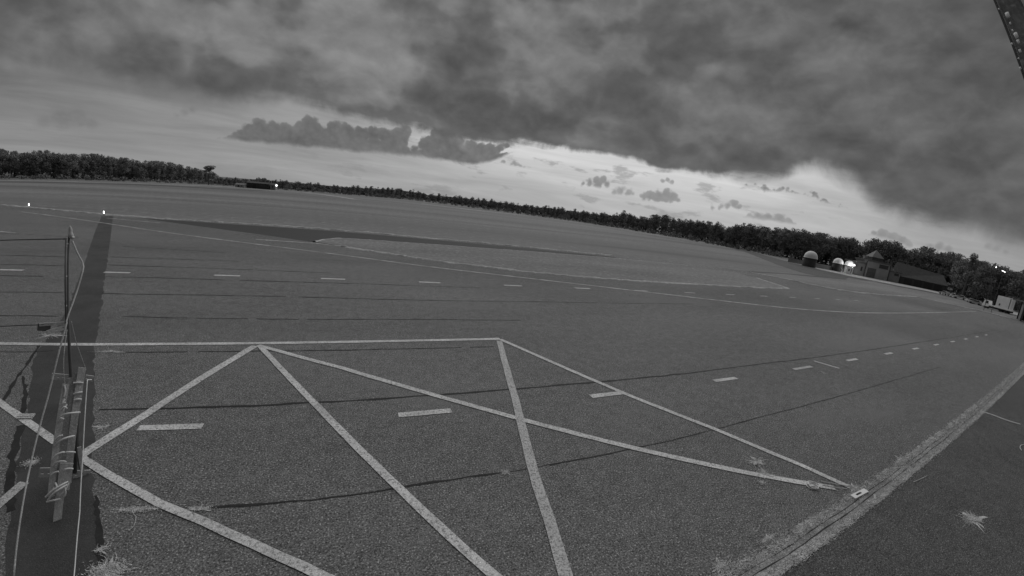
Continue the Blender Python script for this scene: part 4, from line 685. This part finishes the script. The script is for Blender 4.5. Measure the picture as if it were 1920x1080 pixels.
# low wall in front of the domes
wl = [(200.179,114.001),(182.048,91.62),(197.869,88.01)]; wl[2] = (187, 85.5); wl[1] = (176, 89); wl[0] = (178, 103)
t = thing('low_wall', 'low grey wall with pale coping in front of the domes', 'wall', (0, 0, 0))
for a, c in ((wl[0], wl[1]), (wl[1], wl[2])):
    b = MB(); b.bar((a[0], a[1], .8), (c[0], c[1], .8), 1.7, .25); b.build('wall_run', 'render_wall', t); b = MB(); b.bar((a[0], a[1], 1.70), (c[0], c[1], 1.70), .12, .4); b.build('coping', 'render_light', t)
# floodlight beside the third dome
p = [(189.231,78.845,1.516)][0]; t = thing('floodlight', 'lit floodlight on a short post between dome and clubhouse', 'lamp', (p[0], p[1], 0), FA)
b = MB(); b.tube([(0, 0, -.1), (0, 0, 3.9)], .06, 8); b.build('post', 'dark_steel', t); b = MB(); b.box(-.35, .35, -.15, .15, 3.8, 4.25); b.build('lamp_head', 'lamp_on', t)
ld = bpy.data.lights.new('flood_bulb', 'POINT'); ld.energy = 500; ld.shadow_soft_size = .3; l_ = bpy.data.objects.new('flood_bulb', ld); C.objects.link(l_); l_.parent = t; l_.location = (-1.0, -1.6, 4.0)
# small lit booth under it
p = [(184.119,78.103,0.888)][0]; t = thing('lit_booth', 'bright white booth with two dark openings under the floodlight', 'booth', (p[0], p[1], 0), FA)
part(t, 'wall', 'white_paint', (-1.4, 1.6, 0, 1.6, .3, 3.0)); part(t, 'opening', 'dark_wall', (-.5, .1, -.05, -.01, 1.2, 2.2)); part(t, 'opening', 'dark_wall', (.7, 1.0, -.05, -.01, .6, 2.4))
# street lamps in front of the right wood
for (q, lab) in (([(147.785,25.685,11.813),(148.216,23.067,2.533)], 'lit round lamp on a post before the right wood'), ([(146.156,23.288,11.194),(146.515,20.917,2.938)], 'lit slanted lamp head on a post before the right wood')):
    a, c = q; t = thing('street_lamp', lab, 'street lamp', (c[0], c[1], 0), 0, 'lamps before the right wood')
    top = a[2]; b = MB(); b.tube([(0, 0, -.1), (0, 0, top), ], .07, 8); b.build('post', 'dark_steel', t)
    b = MB()
    if 'round' in lab: b.lathe([(.05, top - .02), (.13, top + .06), (.16, top + .18), (.1, top + .3), (.05, top + .33)], n=14); b.build('lamp_head', 'lamp_soft', t)
    else: b.bar((-.2, .3, top + .15), (.3, -.5, top - .1), .16, .14); b.build('lamp_head', 'lamp_soft', t)
# parked cars
def car(loc, rz, m, lab, k=1.0):
    t = thing('parked_car', lab, 'car', loc, rz, 'cars parked by the wood')
    b = MB(); b.hexa([(-2.1, -.85, .35), (2.1, -.85, .35), (2.1, .85, .35), (-2.1, .85, .35), (-2.0, -.82, .92), (2.0, -.82, .85), (2.0, .82, .85), (-2.0, .82, .92)]); bd = b.build('body', m, t)
    b = MB(); b.hexa([(-1.7, -.78, .921), (1.0, -.78, .90), (1.0, .78, .90), (-1.7, .78, .921), (-1.2, -.65, 1.5), (.4, -.65, 1.5), (.4, .65, 1.5), (-1.2, .65, 1.5)]); b.build('cabin', m, t)
    for s in (-1, 1):
        b = MB(); b.hexa([(-1.45, s * .775, .98), (.75, s * .775, .98), (.75, s * .79, .98), (-1.45, s * .79, .98), (-1.1, s * .665, 1.43), (.32, s * .665, 1.43), (.32, s * .69, 1.43), (-1.1, s * .69, 1.43)]); b.build('side_window', 'glass', t)
    b = MB(); b.hexa([(.99, -.68, .95), (1.02, -.68, .95), (1.02, .68, .95), (.99, .68, .95), (.44, -.6, 1.46), (.47, -.6, 1.46), (.47, .6, 1.46), (.44, .6, 1.46)]); b.build('windscreen', 'glass', t)
    for x in (-1.3, 1.3):
        for s in (-1, 1):
            b = MB(); b.tube([(x, s * .62, .33), (x, s * .88, .33)], .33, 14); wl_ = b.build('wheel', 'rubber', t)
    for s in (-.6, .6):
        b = MB(); b.box(2.03, 2.08, s - .16, s + .16, .58, .74); b.build('headlight', 'bolt', t)
    t.scale = (k, k, k); return t
CARS = (([(199.862,45.607,2.712)], 60, 'car_grey', 'grey car partly hidden at the end of the long building'), ([(195.634,41.561,1.91)], 200, 'car_light', 'light car, left of the pair beside the wood'),
        ([(194.154,38.835,1.954)], 100, 'car_light', 'pale boxy car, right of the pair beside the wood'), ([(182.074,32.774,2.032)], 205, 'car_grey', 'grey car near the lamp post, middle of the row'), ([(177.412,30.415,1.994)], 80, 'car_grey', 'small grey car nearest to the truck'))
for q, a, m, lab in CARS: car((q[0][0], q[0][1], 0), R(a), m, lab)
# flatbed truck with white box
q0, q1 = [(191.338,30.406),(195.23,22.313)]; q0 = [(169.846,27.135,0.634)][0]; q1 = [(166.959,18.676,0.985)][0]
ang = math.atan2(q1[1] - q0[1], q1[0] - q0[0]); Lt = math.hypot(q1[0] - q0[0], q1[1] - q0[1])
t = thing('flatbed_truck', 'white flatbed truck carrying a tall white box cabin', 'truck', (q0[0], q0[1], 0), ang)
b = MB(); b.hexa([(-.3, 0, .6), (1.9, 0, .6), (1.9, 2.1, .6), (-.3, 2.1, .6), (.2, .1, 2.5), (1.6, .1, 2.5), (1.6, 2.0, 2.5), (.2, 2.0, 2.5)]); cb = b.build('cab', 'white_paint', t)
b = MB(); b.hexa([(.55, -.02, 1.55), (1.5, -.02, 1.55), (1.5, .02, 1.55), (.55, .02, 1.55), (.65, .07, 2.3), (1.42, .07, 2.3), (1.42, .1, 2.3), (.65, .1, 2.3)]); b.build('side_window', 'glass', cb)
part(t, 'flatbed', 'white_paint', (1.9, Lt, -.05, 2.15, .95, 1.3)); bxo = part(t, 'box_cabin', 'white_paint', (Lt * .42, Lt * .93, .1, 2.0, 1.3, 4.7)); part(bxo, 'hatch', 'dark_wall', (Lt * .53, Lt * .57, .05, .09, 1.8, 2.4)); part(bxo, 'corner_post', 'dark_steel', (Lt * .86, Lt * .88, .04, .09, 1.4, 4.6))
part(t, 'chassis', 'rubber', (.3, Lt * .97, .3, 1.8, .45, .95))
for x in (.8, Lt * .62, Lt * .82):
    for y in (.12, 1.75):
        b = MB(); b.tube([(x, y, .48), (x, y + .28, .48)], .48, 14); b.build('wheel', 'rubber', t)
# open dark shed at the right edge
s0 = [(149.087,16.525,0.983)][0]; s1 = [(127.801,7.138,1.573)][0]; ang = math.atan2(s1[1] - s0[1], s1[0] - s0[0])
t = thing('open_shed', 'dark open-fronted shed with a pale post at the right edge', 'shed', (s0[0], s0[1], 0), ang)
part(t, 'back_wall', 'dark_wall', (0, 30, 6, 6.3, -.1, 4.6)); part(t, 'roof', 'dark_wall', (-.5, 30, -.6, 6.6, 4.6, 4.9)); part(t, 'side_wall', 'dark_wall', (0, .25, 1.5, 6, -.1, 4.6)); part(t, 'side_wall', 'dark_wall', (29.7, 30, 0, 6, -.1, 4.6))
part(t, 'post', 'concrete', (6.0, 7.6, -.1, .4, -.1, 4.59)); part(t, 'post', 'concrete', (16.6, 17.8, -.1, .4, -.1, 4.59))

# ------------------------------------------------------------------ far left: huts, lights
for (pp, w, h, m, rm, lab) in (([(-62.537,278.054,0.052)], 5.5, 1.6, 'render_light', 'roof_light', 'tiny pale hut at the foot of the far wood'), ([(-52.882,280.051,0.158)], 13, 3.2, 'dark_wall', 'roof_tile', 'long dark shed before the far wood'), ([(-45.064,279.389,0.155)], 5.5, 3.0, 'render_wall', 'roof_tile', 'small grey hut beside the bright beacon')):
    x, y = pp[0][:2]; t = thing('far_hut', lab, 'hut', (x, y, 0), R(-12), 'huts before the far wood')
    part(t, 'wall', m, (-w / 2, w / 2, 0, 4, -.1, h)); b = MB(); b.v = [(-w / 2 - .2, -.2, h), (w / 2 + .2, -.2, h), (w / 2 + .2, 4.2, h), (-w / 2 - .2, 4.2, h), (-w / 2 - .2, 2, h + .9), (w / 2 + .2, 2, h + .9)]; b.f = [(0, 1, 5, 4), (2, 3, 4, 5), (1, 2, 5), (3, 0, 4), (3, 2, 1, 0)]; b.build('roof', rm, t)
    part(t, 'door', 'rubber', (-w * .2, -w * .05, -.05, -.01, 0, h * .8)); part(t, 'window', 'glass', (w * .15, w * .3, -.05, -.01, h * .4, h * .75))
p = [(-38.624,259.137,-0.056)][0]; t = thing('beacon', 'bright star-like beacon light on the far side of the field', 'lamp', (p[0], p[1], 0))
b = MB(); b.tube([(0, 0, -.1), (0, 0, 2.6)], .12, 8); b.build('post', 'white_paint', t); b = MB(); b.lathe([(.2, 2.5), (.45, 2.7), (.5, 3.1), (.35, 3.5), (.1, 3.6)], n=16); b.build('lamp_head', 'lamp_on', t)
for (q, lab) in (([(-31.533,62.697)], 'lit edge light post at the far end of the patch'), ([(-47.148,71.325)], 'lit edge light post at the far left grass edge')):
    x, y = q[0]; t = thing('edge_light', lab, 'edge light', (x, y, 0), 0, 'edge lights'); b = MB(); b.tube([(0, 0, -.05), (0, 0, .25)], .07, 8); b.build('stake', 'dark_steel', t)
    b = MB(); b.lathe([(.05, .2), (.075, .26), (.075, .48), (.05, .58), (.02, .6)], n=14); b.build('lamp_head', 'lamp_on', t)
p = [(177.657,380.576,1.18)][0]; t = thing('far_mast', 'thin pale mast rising just above the far wood', 'mast', (p[0], p[1], 0)); b = MB(); b.tube([(0, 0, 0), (0, 0, 8.6)], .25, 6); b.build('pole', 'white_paint', t); b = MB(); b.box(-.6, .6, -.6, .6, 6.4, 8.9); b.build('head', 'render_light', t)

# ------------------------------------------------------------------ leaning service mast on the left, with timber bundle, arms and lines
base = [(-5.43,8.338)][0]
mast = thing('service_mast', 'thin dark leaning mast with slotted cross arms on the dark patch', 'mast', (0, 0, 0))
top = [(-4.985,8.611,4.802),(-5.007,8.541,4.762),(-5.119,8.416,3.212)]
def lerp(a, b, t): return tuple(a[i] + (b[i] - a[i]) * t for i in range(3))
b0 = (base[0], base[1], -.02)
b = MB(); b.tube([b0, lerp(b0, top[0], .5), top[0]], [.036, .030, .019], 10); b.build('pole', 'dark_steel', mast, True)
b = MB(); b.tube([top[2], top[1]], .014, 8); b.build('stay_tube', 'dark_steel', mast, True)
for k in (.2, .55, .93):
    b = MB(); q1 = lerp(top[2], top[1], k); q2 = lerp(b0, top[0], .61 + .38 * k); b.tube([q1, (q2[0], q2[1], q1[2])], .014, 6); b.build('spacer', 'galv', mast)
lb = [(-4.953,8.607,4.803),(-4.935,8.617,4.85),(-4.912,8.596,4.748)]
b = MB(); b.lathe([(.0, -.06), (.03, -.05), (.05, -.01), (.042, .03), (.03, .045), (.034, .09), (.018, .15), (.006, .17)], n=9); o = b.build('lamp_cap', 'galv', mast, True); o.location = lb[0]
b = MB(); b.bar(lb[0], lb[2], .06, .05); b.build('lamp_bracket', 'galv', mast)
def arm(a, c, wz, th, m='galv', holes=4):
    """flat slotted steel arm between two points, seen face-on"""
    a = Vector(a); c = Vector(c); d = (c - a); Lh = d.length; d.normalize(); up = Vector((0, 0, 1)); up = (up - d * up.dot(d)).normalized(); nrm = d.cross(up)
    b = MB(); ys = [-wz / 2, -wz * .14, wz * .14, wz / 2]; xs_ = [0]; hl = Lh / holes
    for i in range(holes): xs_ += [i * hl + hl * .28, i * hl + hl * .72]
    xs_.append(Lh)
    for i in range(len(xs_) - 1):
        for j in range(3):
            if j == 1 and i % 2 == 1: continue
            q = []
            for s in (-1, 1):
                for (x, y) in ((xs_[i], ys[j]), (xs_[i + 1], ys[j]), (xs_[i + 1], ys[j + 1]), (xs_[i], ys[j + 1])): q.append(a + d * x + up * y + nrm * (s * th / 2))
            b.hexa(q)
    return b.build('cross_arm', m, mast)
arm(*[(-5.501,8.291,2.213),(-5.247,8.454,2.108)], .115, .02); arm(*[(-5.032,8.584,2.05),(-4.917,8.65,1.996)], .115, .02, holes=2)
arm(*[(-5.945,7.853,0.379),(-5.503,8.169,0.176)], .20, .02, holes=5); arm(*[(-5.492,8.177,0.105),(-5.251,8.334,0)], .17, .02, holes=3)
arm(*[(-5.506,8.227,3.237),(-5.167,8.445,3.202)], .055, .02); arm(*[(-5.371,8.197,3.099),(-5.153,8.453,3.127)], .08, .02, holes=3)
bq = [(-5.559,8.253,3.198),(-5.392,8.363,3.144)]; b = MB(); b.bar(bq[0], bq[1], .13, .10); b.build('junction_box', 'dark_steel', mast)
sp = [(-4.889,8.262,2.284),(-5.304,7.942,0.312)]; b = MB(); b.tube([sp[0], sp[1]], .048, 8); b.build('strut', 'dark_steel', mast, True)
# bundle of weathered timber battens lashed together
bun = thing('batten_bundle', 'bundle of weathered timber battens lashed with pale rope at the mast foot', 'timber bundle', (0, 0, 0))
for q, w, th, m in (([(-4.818,8.187,2.436),(-4.956,7.751,1.451),(-5.099,7.356,0.511)], .125, .05, 'timber'), ([(-4.9,8.162,2.329),(-5.053,7.748,1.454),(-5.172,7.365,0.739)], .115, .05, 'timber_dark'),
                    ([(-4.992,8.106,2.268),(-5.088,7.665,1.502),(-5.24,7.219,0.614)], .115, .05, 'timber_dark'), ([(-5.058,7.982,2.198),(-5.164,7.553,1.349),(-5.297,7.09,0.422)], .11, .05, 'timber'),
                    ([(-5.063,7.381,0.923),(-5.131,7.15,0.491),(-5.241,6.932,-0.038)], .135, .05, 'timber'), ([(-5.002,7.84,0.962),(-5.001,7.782,0.716),(-4.998,7.724,0.49)], .07, .03, 'timber'), ([(-4.943,8.113,2.223),(-5.049,7.786,1.431),(-5.121,7.462,0.821)], .05, .04, 'timber_dark'), ([(-4.998,7.46,0.867),(-5.046,7.331,0.588),(-5.089,7.253,0.434)], .09, .05, 'timber')):
    b = MB(); b.bar(q[0], q[-1], w, th, side=(.82, .57, 0)); b.build('batten', m, bun)
for q in ([(-4.929,8.004,2.209),(-4.852,8.028,2.209),(-4.798,8.083,2.173)], [(-4.935,7.942,2.015),(-4.839,7.942,2.047),(-4.813,8.016,2.021)], [(-4.918,7.893,1.921),(-4.855,7.909,1.935),(-4.816,7.956,1.9)], [(-5.105,7.654,1.704),(-4.983,7.639,1.777),(-4.872,7.686,1.773),(-4.824,7.834,1.702)], [(-5.125,7.64,1.626),(-5.038,7.578,1.736),(-5.002,7.602,1.691)],
          [(-5.206,7.464,1.228),(-5.071,7.436,1.356),(-4.955,7.489,1.388),(-4.919,7.656,1.318)], [(-5.225,7.328,1.027),(-5.122,7.303,1.144),(-5.029,7.343,1.173),(-4.989,7.37,1.155)], [(-4.987,7.396,1.138),(-4.92,7.416,1.135),(-4.915,7.539,1.042)], [(-5.023,7.286,0.852),(-4.967,7.313,0.856),(-4.949,7.397,0.784)],
          [(-5.258,7.206,0.774),(-5.16,7.178,0.862),(-5.081,7.185,0.879)], [(-5.334,6.999,0.47),(-5.194,7.005,0.592),(-5.054,7.057,0.666),(-4.968,7.19,0.657)], [(-5.317,6.962,0.395),(-5.176,6.943,0.444),(-5.111,7.04,0.4)], [(-5.107,7.044,0.457),(-5.009,7.089,0.537),(-4.968,7.191,0.622)], [(-5.139,7.094,0.708),(-5.096,7.052,0.648),(-5.14,7.019,0.569),(-5.174,7.044,0.631)],
          [(-5.298,6.976,0.418),(-5.179,6.966,0.542),(-5.058,7.004,0.626),(-4.971,7.14,0.626)], [(-5.077,7.065,0.392),(-4.998,7.072,0.48),(-4.996,7.098,0.6)], [(-5.18,7.481,1.327),(-5.081,7.453,1.432),(-5.013,7.475,1.441)], [(-5.054,7.687,1.836),(-4.983,7.674,1.907),(-4.96,7.701,1.851)], [(-5.238,7.319,0.921),(-5.116,7.283,1.013),(-5.035,7.315,1.014),(-5.01,7.356,0.963)],
          [(-5.056,7.925,2.204),(-5.03,7.894,2.103),(-5.064,7.848,2.008)], [(-5.035,7.819,1.98),(-5.062,7.754,1.918),(-5.005,7.779,1.927)], [(-4.996,7.785,1.891),(-5.034,7.701,1.829),(-5.084,7.667,1.74)]):
    b = MB(); b.tube(smooth_line(q, .03, 2), .017, 6); b.build('rope_turn', 'rope', bun, True)
# lines
def line(name, pts, r, m, lab, cat='rope', sm=2):
    b = MB(); b.tube(smooth_line(pts, .08, sm), r, 6); return tag(b.build(name, m, None, True), lab, cat)
line('rope', [(-4.922,8.59,4.701),(-4.765,8.449,4.496),(-4.597,8.314,4.333),(-4.553,8.166,4.212),(-4.547,7.883,3.903),(-4.565,7.524,3.554),(-4.534,7.484,3.521),(-4.545,7.183,3.183),(-4.578,6.803,2.667),(-4.65,6.448,2.215),(-4.644,6.016,1.843),(-4.612,5.529,1.463),(-4.553,5.051,1.129),(-4.491,4.699,0.905)] + [[(-5.023,4.932)][0] + (0.0,)], .014, 'timber', 'slack pale rope from the mast head down to the bottom left corner', sm=1)
line('guy_rope', [(-4.919,8.592,2.001),(-4.831,8.296,2.138),(-4.747,7.881,1.709),(-4.654,7.351,1.143),(-4.472,6.512,0.538),(-4.276,5.668,0.194)] + [[(-4.155,5.117)][0] + (0.0,)], .0095, 'rope', 'straight pale guy rope right of the timber bundle', sm=0)
line('stay_wire', [(-5.066,8.506,3.226),(-5.02,8.475,2.818),(-4.92,8.475,2.256)], .006, 'timber', 'thin wire from the upper mast to the lower cross arm', 'wire', 0)
line('slack_wire', [(-5.118,8.416,3.089),(-5.07,8.034,2.593),(-5.062,7.92,2.014),(-5.062,7.861,1.499)], .007, 'timber', 'loose thin wire hanging beside the upper timber bundle', 'wire', 2)
line('span_wire', [(-5.022,8.531,4.744),(-6.175,9.344,4.597),(-7.684,10.486,4.392),(-10.237,12.297,4.06)], .012, 'dark_steel', 'upper dark wire from the mast head to the left edge', 'wire', 0)
line('span_wire', [(-5.492,8.237,3.234),(-6.028,8.475,3.138),(-6.667,8.749,3.016),(-8.189,9.444,2.714)], .010, 'dark_steel', 'lower dark wire from the cross arm to the left edge', 'wire', 0)
b = MB(); q = [(-11.863,15.364)][0]
# light stone blocks / broken paint edge at the left crossing
p = [(-8.002,10.708)][0]; t = MB(); t.box(-.2, .2, -.07, .07, .005, .05); t.box(-.17, .21, -.16, -.085, .005, .045); o = t.build('paint_slab', 'paint_worn'); o.location = (p[0], p[1], 0); o.rotation_euler.z = R(4); tag(o, 'broken pale slab end beside the patch at the left line', 'slab')

# ------------------------------------------------------------------ slotted bracket of the camera mount, top right corner
br = thing('mount_bracket', 'dark slotted steel bracket with bright bolts in the top right corner', 'bracket', (0, 0, 0))
q = [(0.925,0.217,6.513),(0.937,0.155,6.356),(0.972,0.124,6.396),(0.962,0.185,6.526)]
V = [Vector(v) for v in q]
nrm = (V[1] - V[0]).cross(V[3] - V[0]).normalized()
b = MB(); b.hexa([v - nrm * .003 for v in V] + [v + nrm * .003 for v in V]); b.build('plate', 'galv_dark', br)
q = [(0.958,0.184,6.524),(0.967,0.123,6.394),(1.014,0.115,6.42),(1.005,0.176,6.547)]; V2 = [Vector(v) for v in q]
b = MB(); b.hexa([v - nrm * .002 for v in V2] + [v + nrm * .002 for v in V2]); b.build('flange', 'galv', br)
q = [(0.92,0.217,6.51),(0.932,0.156,6.355),(0.942,0.154,6.358),(0.93,0.216,6.515)]; V3 = [Vector(v) for v in q]
b = MB(); b.tube([V3[0], V3[1]], .0022, 6); b.build('edge_lip', 'dark_steel', br)
for (q, r_) in (([(0.916,0.187,6.468)], .0052), ([(0.919,0.172,6.431)], .0050), ([(0.92,0.168,6.42)], .0036), ([(0.92,0.164,6.403)], .0030), ([(0.917,0.182,6.453)], .0022), ([(0.918,0.178,6.44)], .0019), ([(0.918,0.177,6.416)], .0019), ([(0.92,0.165,6.39)], .0017), ([(0.921,0.161,6.373)], .0022), ([(0.913,0.201,6.48)], .0015)):
    c = Vector(q[0]); ax = (V[1] - V[0]).normalized(); b = MB(); b.tube([c - ax * r_ * .9 - nrm * .004, c + ax * r_ * .9 - nrm * .004], r_ * .62, 10); b.build('bolt_head', 'bolt', br, True)  # bright glints on the bracket, put into the bolts' white colour
